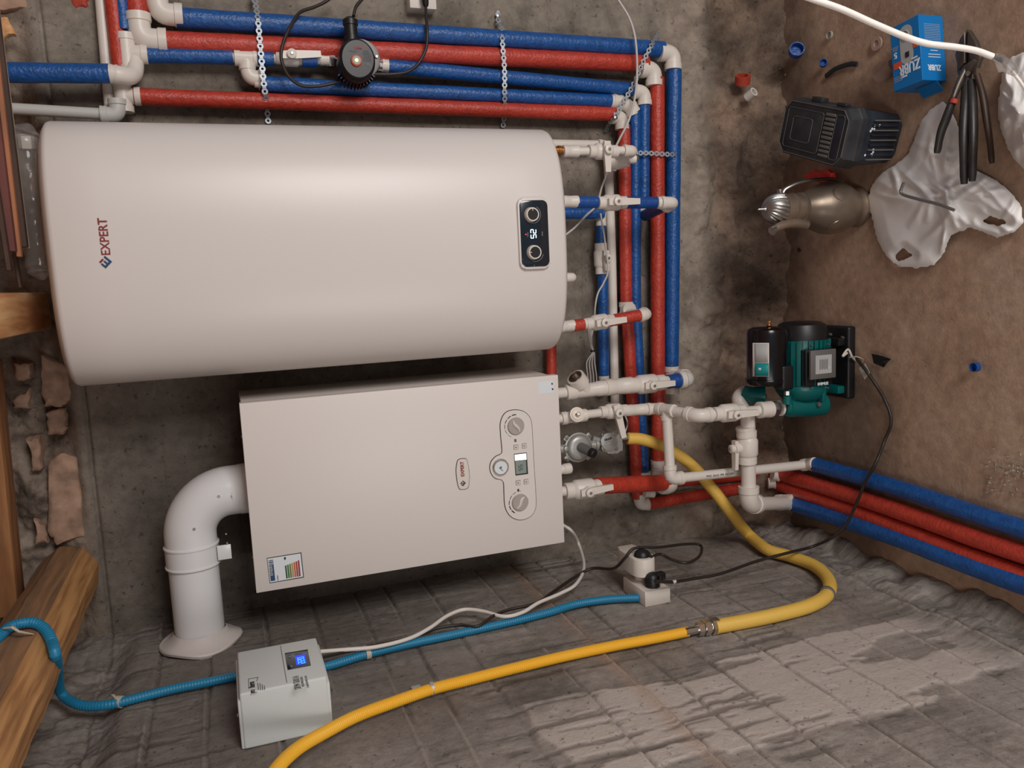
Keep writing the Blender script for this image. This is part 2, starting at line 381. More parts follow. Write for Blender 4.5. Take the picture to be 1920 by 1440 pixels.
BANDS = [-.1, .1, .205, .306, .42, .522, .64, .735, .803, .905, 1.05, 1.147, 1.222, 1.33, 1.44, 1.56, 1.66, 1.77, 1.9, 2.2]
offs = rng.normal(0, .0015, 40)
def f_left(y, z):
    y0 = y[:, :1]; z0 = y0 * 0
    x = .003 * fbm(y * 5, z * 5, 5, 55) + .0012 * fbm(y * 60, z * 3, 3, 57)
    zz = z + .005 * fbm(y0 * 6, z0, 4, 60)
    joint = np.zeros_like(y); fin = np.zeros_like(y)
    cr = np.clip(fbm(y * 30, z * 30, 4, 400) - .08, 0, 1)
    for k in range(len(BANDS) - 1):
        inb = (zz >= BANDS[k]) & (zz < BANDS[k + 1]); x = x + np.where(inb, offs[k], 0)
        g = np.exp(-((zz - BANDS[k]) / .0035) ** 2); on = SS(fbm(y0 * 4 + k * 7, z0, 4, 80 + k) + .16, 0, .12)
        x = x - .005 * g * on; joint = joint + g * on * (.35 + .65 * SS(fbm(y0 * 22, z0 + k, 3, 300 + k), -.1, .12))
        g2 = np.exp(-((zz - BANDS[k] - .007) / .003) ** 2) * SS(fbm(y0 * 5, z0 + k, 4, 170 + k), 0.0, .1); x = x + .0035 * g2; fin = fin + g2
        crumb = inb & (zz < BANDS[k] + .03); x = x - np.where(crumb, .007 * cr * SS(fbm(y0 * 3.3, z0 + k, 3, 200 + k), .05, .2), 0)
    for yy, sd in ((-.40, 1), (-.86, 3)):     # odd upright butt joints of the boards
        kk = np.floor(z * 9.3).astype(int); jy = yy + .09 * ((kk * 7 + sd * 3) % 5 - 2) / 2
        g = np.exp(-((y - jy) / .003) ** 2) * (((kk + sd) % 3) == 0); x = x - .001 * g; joint = joint + .35 * g
    dr = fbm(y * 70 + 2 * fbm(y * 9, z * 9, 3, 615), z * 4.2, 5, 610); drag = SS(dr, .12, .2) * SS(fbm(y * 3.5, z * 6, 4, 620), .03, .12)      # dragged scores running up the wall
    x = x - .0022 * drag; 
    pit = fbm(y * 16, z * 16, 5, 90); pm = np.clip(pit - .2, 0, 1) * 5; x = x - .006 * np.clip(pm, 0, 1)
    yb = y + .10 * fbm(y * 3, z * 5, 5, 95) + .05 * fbm(y * 30, z * 3, 4, 96)
    skin = SS(yb, -.965, -.96) * (1 - SS(yb, -.715, -.71)) * (1 - SS(z + .05 * fbm(y * 9, z * 9, 3, 77), 1.02, 1.03)) * SS(z, .10, .2)
    holes = SS(fbm(y * 22, z * 4.4, 5, 640), .13, .16); skin = skin * (1 - .85 * holes)
    x = x + .0035 * skin
    ATT.update(joint=joint + 1.0 * drag + .5 * np.clip(pm, 0, 1) * 0, skin=skin, fin=fin)
    low = 1 - SS(z + .05 * fbm(y * 4, z * 4, 4, 97), .06, .16)
    x = x + low * (.01 + .07 * np.abs(fbm(y * 8, z * 8, 6, 98))) + .035 * (1 - SS(z, 0, .05)) * (.6 + fbm(y * 9, z * 9, 4, 99))
    top = SS(z, 1.70, 1.76); x = x + top * (-.02 + .07 * fbm(y * 10, z * 10, 6, 101))
    return x, y, z
wl = sheet('wall_left', np.linspace(-2.3, .06, 560), np.linspace(-.05, 2.12, 700), f_left, 'wall_left'); wl['kind'] = 'structure'
fl = sheet('floor', np.linspace(-.06, 2.3, 300), np.linspace(-2.6, .08, 320), lambda x, y: (x, y, -.004 + .006 * fbm(x * 5, y * 5, 6, 120) + .0025 * fbm(x * 22, y * 22, 4, 125)), 'floor'); fl['kind'] = 'structure'
# ledge of spilt mortar along the foot of the left wall, lumpy
def f_ledge(y, t):
    w = .05 + .06 * SS(-y, .25, 1.2) * .5 + .04 * fbm(y * 6, t, 5, 140); ang = t * PI / 2
    lump = 1 + .9 * fbm(y * 12, t * 4, 6, 144)
    return -.02 + (w * .5) * np.cos(ang) * lump, y, -.01 + (.085 + .05 * SS(-y, .4, 1.0)) * np.sin(ang) * lump
lg = sheet('mortar_ledge', np.linspace(-1.9, -.02, 300), np.linspace(0, 1.05, 34), f_ledge, 'mortar'); lg.name = 'trim_1'; lg['kind'] = 'structure'; lg['label'] = 'lumpy ledge of spilt mortar along the foot of the left wall'
# ceiling boards, high and mostly out of frame
cl = MB().box((1.0, -1.1, 2.16), (1.2, 1.35, .02)).build('ceiling', 'rafter'); cl['kind'] = 'structure'

# broken clay bricks and stones in the masonry above the cast wall (parts of the back wall)
def brick(name, poly, y0, depth, m, seed, rnd=.006):
    r = random.Random(seed); pts = [P(u, v, y=y0) for u, v in poly]
    mb = MB(); n = len(pts); c = sum(pts, V((0, 0, 0))) / n
    dense = []
    for i in range(n):
        a, b_ = pts[i], pts[(i + 1) % n]
        for k in range(4): dense.append(a.lerp(b_, k / 4) + V((r.uniform(-1, 1), 0, r.uniform(-1, 1))) * .0028)
    rings = []
    for f, dy in ((1.04, depth), (1.0, .004), (.93, 0), (.6, -.003)):
        rings.append([mb.bm.verts.new(c + (p - c) * f + V((0, dy + r.uniform(-.0016, .0016), 0))) for p in dense])
    for a, b_ in zip(rings, rings[1:]):
        for k in range(len(a)): mb.bm.faces.new((a[k], a[(k + 1) % len(a)], b_[(k + 1) % len(a)], b_[k]))
    mb.bm.faces.new(rings[-1])
    o = mb.build(name, m, wb, 50); return o
for i, (poly, m) in enumerate([
    ([(78, 668), (127, 690), (134, 752), (112, 764), (84, 762), (76, 735)], 'brick'), ([(86, 775), (118, 766), (126, 800), (118, 814), (88, 815)], 'brick'),
    ([(50, 826), (72, 822), (80, 880), (62, 884)], 'brick'), ([(90, 868), (112, 850), (145, 860), (156, 1005), (108, 1022), (88, 1000)], 'brick'),
    ([(22, 680), (52, 684), (58, 712), (30, 716)], 'brick'), ([(24, 752), (56, 730), (52, 765), (26, 768)], 'brick'), ([(64, 975), (86, 985), (90, 1018), (66, 1022)], 'brick'),
    ([(128, -12), (166, -8), (165, 16), (140, 14)], 'redring'), ([(-30, -20), (50, -20), (52, 12), (10, 18), (-30, 20)], 'brick'), ([(-20, 30), (14, 32), (26, 62), (2, 72), (-20, 70)], 'joist')]):
    brick('brick', poly, -.004, .07, m, i)

# ---------------------------------------------------------------- timbers overhead
M['loghewn'] = wood_mat('hewn_face', (150, 104, 62), (196, 146, 92), (22, 1.2, 22))  # clean hewn underside of the log, its own orange wood colour
A = P(133, 1071, y=.02); dL = Y.copy()
LA = A; LB = A - dL * 1.5
n = 40; pts = [LA.lerp(LB, i / n) for i in range(n + 1)]
tag(MB().tube(pts, [.063 + .0012 * math.sin(i * .9) + .0008 * math.sin(i * 2.3) for i in range(n + 1)], 8, up=(.5, 0, .87)).build('timber_beam', 'log', ang=30), 'rough-hewn log beam over the left wall with the teal conduit pinned on it', 'beam')
lo_ = bpy.data.objects['timber_beam']; lo_.data.materials.append(M['loghewn'])
for p in lo_.data.polygons:
    if p.normal.z < -.25: p.material_index = 1
def onlog(u, v, off=.008):
    q = P(u, v, y=LA.y); d = (q - CAM).normalized(); w = CAM - LA; a_l = d - dL * d.dot(dL); b0 = w - dL * w.dot(dL); R_ = .062 + off
    A2, B2, C2 = a_l.dot(a_l), 2 * a_l.dot(b0), b0.dot(b0) - R_ * R_; D2 = B2 * B2 - 4 * A2 * C2
    t = (-B2 - math.sqrt(max(D2, 0))) / (2 * A2); return CAM + d * t
a, c = P(95, 548, y=0).x, P(95, 616, y=0).x
zj = P(92, 580, y=0).z
tag(MB().box(((a + c) / 2, -.55, zj + .06), (abs(a - c) / 2, .57, .06), bev=.006).build('ceiling_joist', 'joist'), 'pale orange squared joist end above the water heater, behind the mouldings', 'beam')
p1, p2 = P(6, 700, y=-.10), P(46, 1110, y=-.10); pm = (p1 + p2) / 2; dd = (p2 - p1).normalized()
tag(MB().box(pm - dd * .0 + V((0, -.02, .028)), ((p2 - p1).length / 2 + .03, .035, .026), (dd, Y, dd.cross(Y)), bev=.004).build('ceiling_board', 'rafter'), 'orange-brown board nailed across overhead beside the broken bricks', 'board')
for k, (u0, v0, u1, v1, w, m, y, lab) in enumerate([
    (2, 60, 54, 466, 3.5, 'slat4', -.22, 'thin pale beige moulding strip, nearest the water heater of the overhead bundle'),
    (-4, 60, 46, 464, 11, 'slat1', -.235, 'dark brown moulding strip beside the pale thin strip in the overhead bundle'),
    (-12, 60, 37, 482, 8, 'slat3', -.25, 'orange-brown moulding strip in the middle of the overhead bundle'),
    (-28, 60, 23, 472, 13, 'slat2', -.265, 'broad maroon moulding strip in the overhead bundle'),
    (-22, 200, 39, 540, 6, 'slat1', -.20, 'dark brown moulding strip whose end reaches lowest on the pale joist'),
    (-30, 200, 18, 508, 8, 'slat1', -.28, 'dark moulding strip at the outer edge of the overhead bundle')]):
    a, c = P(u0, v0, y=y), P(u1, v1, y=y); d = (c - a).normalized(); a = a - d * .25
    tag(MB().box((a + c) / 2, ((c - a).length / 2, .006, w * .00058), (d, Y, d.cross(Y)), bev=.0015, seg=1).build('moulding_strip', m), lab, 'moulding', 'mouldings stored overhead')
# film-wrapped package lying on top of the tank
t = thing('film_packet', 'clear film packet of long narrow parts lying on top of the water heater', 'packet', P(60, 380, y=-.18))
pp = [P(55, 232, y=-.2), P(48, 262, y=-.2), P(57, 330, y=-.2), P(66, 420, y=-.2), P(74, 490, y=-.2), P(80, 525, y=-.2)]
MB().tube(smooth(pp, 6), [.004 + .02 * min(1, min(i, 30 - i) / 3) * (1 + .12 * math.sin(i * 2.1)) for i in range(31)], 10).build('film_wrap', 'film', t)
MB().tube([P(66, 290, y=-.19), P(80, 500, y=-.19)], .005, 8).build('rod', 'steel', t); MB().box(P(50, 268, y=-.19), (.012, .004, .008), bev=.001).build('end_piece', 'white', t)

# ================================================================ PIPEWORK
def arcpts(p, a, c, bend, L, k=8):
    """points from p+a*L round a bend of radius `bend` at p to p+c*L"""
    a, c = V(a).normalized(), V(c).normalized(); out = [p + a * L]
    b0, b1 = p + a * bend, p + c * bend
    for i in range(k + 1):
        t = i / k; out.append(b0 * (1 - t) ** 2 + p * (2 * t * (1 - t)) + b1 * t * t)
    return out + [p + c * L]
def elbow(t, p, a, c, r, L=None, m='white'):
    L = L or r * 2.1; a, c = V(a).normalized(), V(c).normalized(); mb = MB()
    mb.tube(arcpts(p, a, c, r * 1.05, L), r, 20)
    for d in (a, c): mb.lathe(p + d * (L - r * .75), d, [(0, r), (.0012, r * 1.1), (r * .75, r * 1.1), (r * .76, r * .8)], 20)
    return mb.build('elbow_fitting', m, t)
def tee(t, p, ax, br, r, L=None, m='white'):
    L = L or r * 2.0; ax, br = V(ax).normalized(), V(br).normalized(); mb = MB()
    mb.lathe(p - ax * L, ax, [(0, r * .8), (.0005, r * 1.1), (r * .75, r * 1.1), (r * .78, r), (2 * L - r * .78, r), (2 * L - r * .75, r * 1.1), (2 * L - .0005, r * 1.1), (2 * L, r * .8)], 20)
    mb.lathe(p, br, [(0, r * .9), (L - r * .7, r * .98), (L - r * .68, r * 1.1), (L, r * 1.1), (L + .0005, r * .8)], 20)
    return mb.build('tee_fitting', m, t)
def coupling(t, a, c, r, m='white', name='coupling'):
    d = V(c) - V(a); L = d.length
    return MB().lathe(a, d, [(0, r * .8), (.0006, r), (L * .3, r), (L * .32, r * .96), (L * .68, r * .96), (L * .7, r), (L - .0006, r), (L, r * .8)], 20).build(name, m, t)
def pipe(t, pts, r, m='white', name='pipe', k=1, n=18, bump=0, seed=0):
    pts = [V(p) for p in pts]
    if k > 1: pts = smooth(pts, k)
    if bump:
        pts = resample(pts, .012) + [pts[-1]]; pts = [p for i, p in enumerate(pts) if i == 0 or (p - pts[i - 1]).length > 1e-4]
        rr = random.Random(seed); ph = [rr.uniform(0, 6) for _ in range(4)]
        rs = [r * (1 + bump * (math.sin(i * .37 + ph[0]) + .7 * math.sin(i * .83 + ph[1]) + .5 * math.sin(i * 2.1 + ph[2]))) for i in range(len(pts))]
        o = MB().tube(pts, rs, n); 
        return o.build(name, m, t, 60)
    return MB().tube(pts, r, n).build(name, m, t, 60)
def ins(t, a, c, r, m, seed=0, name='foam_sleeve'): return pipe(t, [a, c], r, m, name, bump=.012, seed=seed)
def valve(label, p, ax, stem, r, hdl, hl=.055, body_m='white', bulge=1.35, sock=2.6, hoff=.0, wrap=None, group=None, sl=0):
    """ball valve: body along ax through p, stem towards `stem`, lever pointing along `hdl`"""
    ax, stem, hdl = V(ax).normalized(), V(stem).normalized(), V(hdl).normalized()
    stem = (stem - ax * stem.dot(ax)).normalized(); hdl = (hdl - stem * hdl.dot(stem)).normalized(); side = hdl.cross(stem)
    t = thing('ball_valve', label, 'valve', p, group)
    R = r * bulge; S = r * sock
    MB().lathe(p - ax * S, ax, [(0, r * .8), (.0006, r * 1.05), (S * .38, r * 1.05), (S * .4, r * .98), (S * .52, R * .93), (S * .6, R), (S * 1.4, R), (S * 1.48, R * .93), (S * 1.6, r * .98), (S * 1.62, r * 1.05), (2 * S - .0006, r * 1.05), (2 * S, r * .8)], 20).lathe(p, stem, [(0, r * .62), (R + sl + .006, r * .62), (R + sl + .007, r * .5)], 16).build('valve_body', body_m, t)
    o = p + stem * (R + sl + .008)
    lv = MB().prism([(-.020, -.0078), (r * .1, -.0092), (hl + .004, -.0068), (hl + .004, .0068), (r * .1, .0092), (-.020, .0078)], o, hdl, side, .010, bev=.001, seg=1).lathe(o - stem * .002, stem, [(0, .0105), (.0105, .0105), (.0112, .0095)], 20).build('lever', 'white', t)
    MB().lathe(o + stem * .0085, stem, [(0, .0036), (.0028, .0036), (.0035, .0028)], 8).build('screw', 'steel', lv)
    return t
RB, RS = .0205, .0158
yw = -.045          # axis of the strapped pipes off the back wall
def Q(u, v, y=yw): return P(u, v, y=y)

# 1 blue outermost run
t = thing('water_pipe', 'outermost blue insulated pipe of the rack, ending at the boiler return elbow', 'pipe', Q(790, 50))
e0, e1 = Q(297, 26), Q(1262, 100); e2 = Q(1259, 704)
elbow(t, e0, X, e1 - e0, .0225, .048); ins(t, Q(330, 33), Q(1243, 93), RB * 1.02, 'blue', 1)
pipe(t, [e0 + X * .04, e0 + X * .3], .017)
elbow(t, e1, e0 - e1, e2 - e1, .021, .042); ins(t, Q(1264, 120), Q(1259, 686), RB * .97, 'blue', 2)
tee(t, Q(1259, 712), X, -Y, .0195, .038)
# 2 red outer run
t = thing('water_pipe', 'thicker outer red insulated pipe of the rack, ending at the boiler flow', 'pipe', Q(760, 95))
e0, e1, e2 = Q(263, 74), Q(1226, 130), Q(1233, 895)
elbow(t, e0, X, e1 - e0, .0235, .052); ins(t, e0 + X * .048, e0 + X * .22, RB * 1.05, 'red', 4); ins(t, Q(302, 77), Q(1212, 120), RB * 1.05, 'red', 5)
elbow(t, e1, e0 - e1, e2 - e1, .021, .042); ins(t, Q(1232, 146), Q(1234, 864), RB * .95, 'red', 6)
coupling(t, Q(1234, 862), Q(1234, 886), .0215); 
xa = Q(1234, 905)
elbow(t, xa, X, -Z, .020, .034); ins(t, xa - Z * .03, P(1452, 884, y=-.045, ), RB * .9, 'red', 7)
# 3 blue with circulation pump
t = thing('water_pipe', 'blue insulated pipe carrying the black circulation pump', 'pipe', Q(900, 140))
a0 = Q(238, 100)
tee(t, a0, X, -Z, .0185, .04); ins(t, a0 + X * .046, a0 + X * .2, .0165, 'blue', 8); ins(t, Q(264, 103), Q(436, 106), .0165, 'blue', 9)
pipe(t, [Q(250, 102), Q(620, 112)], .0115)
tee(t, Q(462, 108), Z, -X, .0165, .026); ins(t, Q(482, 109, -.05), Q(513, 111, -.05), .0155, 'blue', 10)
ins(t, Q(728, 124), Q(1190, 168), .0165, 'blue', 12); elbow(t, Q(1208, 172), Z, -X, .0175, .034)
ins(t, Q(1208, 190), Q(1207, 388), .0152, 'blue', 13); coupling(t, Q(1207, 388), Q(1207, 412), .0165)
# 4 blue from tee
t = thing('water_pipe', 'blue insulated pipe with crinkled shiny film, branching off beside the circulation pump', 'pipe', Q(800, 175))
elbow(t, Q(466, 146), X, -Z, .0165, .033); pipe(t, [Q(464, 120), Q(466, 140)], .0125); coupling(t, Q(485, 155), Q(486.5, 155.1), .0175)
pipe(t, [Q(478, 153), Q(495, 156)], .0125)
ins(t, Q(489, 157), Q(1146, 190), .0168, 'blue', 14)
pipe(t, [Q(1144, 190), Q(1165, 193), Q(1180, 202), Q(1186, 216)], .0172, k=6); coupling(t, Q(1148, 190), Q(1166, 193), .0188); coupling(t, Q(1180, 196), Q(1189, 212), .0185)
ins(t, Q(1191, 210), Q(1191, 560), .0150, 'blue', 15); ins(t, Q(1191, 560), Q(1207, 893), .0150, 'blue', 16)
elbow(t, Q(1208, 905, -.05), X, -Z, .0165, .03)
# 5 red inner
t = thing('water_pipe', 'slimmer inner red insulated pipe ending in a low white elbow near the left wall', 'pipe', Q(700, 190))
a0 = Q(231, 180)
tee(t, a0, X, -Z, .0175, .034); ins(t, a0 + X * .04, a0 + X * .26, .0172, 'red', 17); ins(t, Q(251, 181), Q(1152, 214), .0178, 'red', 18)
elbow(t, Q(1166, 219), Z, -X, .0172, .032); ins(t, Q(1170, 236), Q(1174, 568), .0165, 'red', 19); tee(t, Q(1174, 580), X, -Y, .0175, .02)
ins(t, Q(1176, 592), Q(1196, 934), .0165, 'red', 20); elbow(t, Q(1199, 947), X, -Z, .0165, .032)
ins(t, Q(1216, 945, -.05), Q(1452, 905, -.05), .0165, 'red', 21)
# 6 short blue overhead + bent pair
t = thing('water_pipe', 'short blue insulated pipe rising to the ceiling at the far left of the rack', 'pipe', Q(110, 137, -.07))
ins(t, Q(-60, 135, -.085), Q(205, 138, -.085), .0195, 'blue', 22)
pipe(t, [Q(200, 138, -.085), Q(222, 140, -.085), Q(240, 143, -.075), Q(250, 138, -.06), Q(253, 125, -.05), Q(252, 112, -.045)], .0178, k=6)
coupling(t, Q(204, 138, -.085), Q(222, 140, -.085), .0192)
# 7 bare pipes at upper left
t = thing('water_pipe', 'bare white pipe running across above the upper left corner of the heater', 'pipe', Q(195, 100, -.03))
pipe(t, [Q(184, -60, -.03), Q(207, 206, -.03)], .0118)
t = thing('water_pipe', 'bare grey-white pipe at the heater top ending in a low elbow beside the red tee', 'pipe', Q(120, 207, -.06))
pipe(t, [Q(-60, 199, -.06), Q(196, 214, -.06)], .0115, 'whitegrey')
elbow(t, Q(222, 216, -.06), X, Z, .0165, .032, 'whitegrey'); coupling(t, Q(188, 214, -.06), Q(200, 214.5, -.06), .0175, 'whitegrey')
# 8 bare white pipe behind the tank connections
t = thing('water_pipe', 'bare white pipe running across the wall behind the heater valves', 'pipe', Q(1146, 500, -.03))
pipe(t, [Q(1140, 288, -.05), Q(1147, 480, -.035), Q(1153, 760, -.035)], .0118)
coupling(t, Q(1145, 300, -.05), Q(1145.5, 322, -.05), .0145)
pipe(t, [Q(1010, 270, -.04), Q(1128, 272, -.04)], .012, 'white'); elbow(t, Q(1138, 273, -.045), Z, -X, .0145, .026)
# 9 blue bypass with small valve
t = thing('water_pipe', 'thin blue insulated pipe with white ends crossing below the heater', 'pipe', Q(1130, 560))
coupling(t, Q(1127, 398), Q(1127, 424), .0135); ins(t, Q(1127, 422), Q(1126, 462), .0125, 'blue', 24); ins(t, Q(1130, 508), Q(1132, 706), .0145, 'blue', 25)
coupling(t, Q(1132, 704), Q(1133, 732), .0145); pipe(t, [Q(1127, 400), Q(1133, 730)], .0095)
valve('small white ball valve on the thin blue pipe below the heater', Q(1127, 485), X, V((.0, -1, -.12)), .0155, -X, .028, bulge=1.25)
# 14 thin red pipe in the gap between heater and boiler
t = thing('water_pipe', 'thin red insulated pipe in the gap between water heater and boiler', 'pipe', Q(1033, 670))
ins(t, Q(1033, 560), Q(1034, 720), .0135, 'red', 26)

# ---- heater and boiler connections
# drain / safety group (top right of the picture's heater)
t = thing('heater_drain_pipe', 'white pipe set with brass fitting and safety valve under the right end of the heater', 'pipe', P(1100, 284, y=-.19))
MB().lathe(P(1036, 281, y=-.19), P(1060, 283, y=-.19) - P(1036, 281, y=-.19), [(0, .0085), (.012, .0085), (.0125, .011), (.02, .011), (.0205, .009), (.028, .009)], 12).build('brass_fitting', 'brass', t)
coupling(t, P(1055, 284, y=-.19), P(1084, 284, y=-.19), .0142); pipe(t, [P(1080, 284, y=-.19), P(1170, 282, y=-.2)], .0098)
el = P(1188, 283, y=-.2); elbow(t, el, Z, Y, .0135, .028); pipe(t, [el, el + Y * .12], .0098)
MB().tube([P(1142, 304, y=-.10), P(1158, 306, y=-.11), P(1176, 300, y=-.13)], .0165, 18).lathe(P(1165, 300, y=-.12), V((0, -1, -.5)), [(0, .010), (.03, .010), (.031, .007)], 12).build('safety_valve', 'white', t)
coupling(t, P(1172, 299, y=-.13), P(1192, 298, y=-.135), .0115); MB().lathe(P(1191, 297, y=-.136), P(1196, 296, y=-.138) - P(1191, 297, y=-.136), [(0, .006), (.006, .006), (.009, .0045)], 6).build('hex_plug', 'chrome', t)
valve('white ball valve under the right end of the heater, long lever turned across the pipe', P(1130, 284, y=-.195), Z, -Y, .0145, -X, .047)
# cold inlet
yc = -.205
t = thing('heater_cold_pipe', 'blue-wrapped cold pipe of the heater with white elbow pointing back to the wall', 'pipe', P(1160, 380, y=yc))
MB().lathe(P(1050, 378, y=yc), -Z, [(0, .0105), (.01, .0105)], 16).build('nipple', 'chrome', t)
coupling(t, P(1054, 378, y=yc), P(1083, 378, y=yc), .0142); ins(t, P(1081, 379, y=yc), P(1119, 379, y=yc), .0142, 'bluetape', 27, 'wrap'); ins(t, P(1160, 380, y=yc), P(1236, 380, y=yc), .0142, 'bluetape', 28, 'wrap')
el = P(1264, 380, y=-.215); elbow(t, el, Z, Y - X * .15, .0148, .038); coupling(t, P(1232, 380, y=-.21), P(1252, 380, y=-.215), .0148)
ins(t, el + Y * .03, Q(1209, 404, -.055), .0148, 'dkblue', 29, 'wrap')
ins(t, Q(1030, 400, -.06), Q(1130, 399, -.06), .0155, 'blue', 30)
valve('white ball valve on the blue-wrapped cold pipe of the heater', P(1147, 380, y=yc), Z, -Y, .0145, -Z, .058)
# blanked stub
t = thing('pipe_stub', 'white capped stub under the heater, left of its control panel', 'pipe', P(1066, 521, y=-.19))
MB().lathe(P(1052, 521, y=-.19), -Z, [(0, .0115), (.024, .0115), (.032, .0105), (.0375, .006), (.039, 0)], 18).build('end_cap', 'white', t)
# hot outlet
yh = -.165
t = thing('heater_hot_pipe', 'red-wrapped hot pipe of the heater with white elbow pointing back to the wall', 'pipe', P(1130, 603, y=yh))
coupling(t, P(1050, 613, y=yh), P(1076, 610, y=yh), .0142); ins(t, P(1074, 611, y=yh), P(1094, 608, y=yh), .0142, 'red', 31, 'wrap'); pipe(t, [P(1090, 608, y=yh), P(1120, 604, y=yh)], .0135)
ins(t, P(1140, 602, y=yh), P(1201, 591, y=yh), .0148, 'red', 32, 'wrap')
el = P(1214, 589, y=yh); elbow(t, el, P(1180, 595, y=yh) - el, Y, .0152, .024); pipe(t, [el, el + Y * .11], .0115)
valve('white ball valve on the red hot pipe of the heater, lever pointing down', P(1124, 604, y=yh), P(1090, 609, y=yh) - P(1160, 598, y=yh), -Y, .0145, P(1190, 595, y=yh) - P(1124, 604, y=yh), .058)

# ---- boiler return with strainer
yb = -.2
B = lambda u, v, y=yb: P(u, v, y=y)
B_ = lambda u, v: P(u, v, y=-.15)
t = thing('boiler_return_pipe', 'thick white boiler pipe with blue wrap and a big white end elbow', 'pipe', B_(1180, 724))
d = (B_(1250, 716) - B_(1060, 736)).normalized()
pipe(t, [B_(1040, 738), B_(1070, 735)], .0135); coupling(t, B_(1134, 727), B_(1184, 722), .0215); pipe(t, [B_(1120, 729), B_(1290, 712)], .0155)
pipe(t, [B_(1252, 716), B_(1284, 712)], .0195, 'bluetape', 'wrap', bump=.05); el = P(1291, 711, y=-.145); elbow(t, el, B_(1260, 715) - el, Y + V((0, 0, -.02)), .0225, .034); pipe(t, [el, el + Y * .08], .0165)
t = thing('strainer', 'large white Y strainer with chrome cap beside the bottom corner of the boiler', 'filter', B_(1095, 733))
def strainer(t, a, c, r, br, bl):
    d = (c - a); L = d.length; d.normalize()
    MB().lathe(a, d, [(0, r * .8), (.0006, r * 1.12), (L * .22, r * 1.12), (L * .25, r), (L * .75, r), (L * .78, r * 1.1), (L - .0006, r * 1.1), (L, r * .8)], 20).lathe(a + d * L * .5, br, [(0, r), (bl * .45, r), (bl * .47, r * 1.28), (bl, r * 1.28), (bl + .0006, r * 1.1)], 22).build('strainer_body', 'white', t)
    o = a + d * L * .5 + V(br).normalized() * (bl + .0004)
    MB().lathe(o, br, [(0, r * 1.02), (.002, r * .98), (.002, r * .35)], 22).build('screw_cap', 'nickel', t)
    MB().lathe(o + V(br).normalized() * .002, br, [(0, r * .42), (.007, r * .4), (.008, r * .3)], 6).build('hex_boss', 'chrome', t)
strainer(t, B_(1060, 737), B_(1136, 727), .018, V((.72, -.25, .62)), .052)
valve('large white ball valve on the blue-wrapped boiler return, lever pointing down', B_(1212, 720), d, V((0, -1, -.2)), .0195, -Z, .062, bulge=1.28)
# ---- boiler cold feed (second row)
t = thing('boiler_feed_pipe', 'slim white feed pipe of the boiler with a tee, stepping down towards the floor pump', 'pipe', B(1200, 770))
pipe(t, [B(1040, 786), B(1070, 783)], .0108); pipe(t, [B(1092, 778), B(1126, 774)], .0105); coupling(t, B(1082, 780), B(1100, 777), .0138)
coupling(t, B(1172, 770), B(1212, 767), .0145); pipe(t, [B(1165, 771), B(1230, 766)], .0118)
e1 = P(1228, 766, y=-.2); e1b = P(1250, 768, y=-.245); elbow(t, e1, B(1190, 769) - e1, e1b - e1, .0145, .024)
tee(t, e1b, V((0, -1, -.25)), -X, .0142, .026)
e2 = P(1310, 780, y=-.335); pipe(t, [e1b, e2], .0128); elbow(t, e2, e1b - e2, -Z, .0168, .034); pipe(t, [e2, P(1350, 776, y=-.335)], .0122)
pe = P(1257, 898, y=-.26); pipe(t, [e1b, pe], .0128); 
fe = P(1512, 871, z=.03); elbow(t, pe, e1b - pe, fe - pe, .0158, .034); pipe(t, [pe, fe], .0122); coupling(t, P(1505, 872, z=.03), P(1528, 869, z=.028), .0165)
text('PN25  25x4.2  PPR  EN 15874', pe.lerp(fe, .33) + V((.0, -.0123, 0)) , (fe - pe), V((1, 0, 0)), .007, 'print', t, 'pipe_print')
t = thing('strainer', 'small white Y strainer with round cap on the slim boiler feed', 'filter', B(1072, 778)); strainer(t, B(1052, 785), B(1098, 778), .0142, V((.30, -.9, .1)), .034)
valve('white ball valve whose long lever crosses towards the gas valve', B(1150, 771), B(1170, 769) - B(1120, 773), -Y, .0142, V((-.9, 0, -.2)), .062)
# stub beside the gas meter
t = thing('pipe_stub', 'white capped pipe end under the boiler, between gas regulator and red pipe', 'pipe', B(1066, 880))
MB().lathe(B(1042, 882), B(1080, 876) - B(1042, 882), [(0, .0118), (.02, .0118), (.021, .0132), (.038, .0132), (.041, .0105)], 18).build('end_cap', 'white', t)
# ---- boiler flow (red)
t = thing('boiler_flow_pipe', 'thick bright red insulated flow pipe under the boiler', 'pipe', B(1190, 908, -.18))
pipe(t, [B(1044, 922), B(1072, 920)], .0125); ins(t, B(1120, 911), P(1248, 905, y=-.13), .0215, 'red', 40); el = P(1260, 910, y=-.12)
elbow(t, el, B(1200, 908, -.15) - el, Y, .0225, .036); pipe(t, [el, el + Y * .08], .018, 'red')
coupling(t, P(1208, 925, y=-.10), P(1226, 926, y=-.10), .0105)
valve('large white ball valve on the red flow pipe under the boiler', B(1094, 917), B(1140, 911) - B(1060, 921), V((0, -1, -.1)), .0195, P(1160, 908, y=-.22) - B(1094, 917), .062, bulge=1.3)

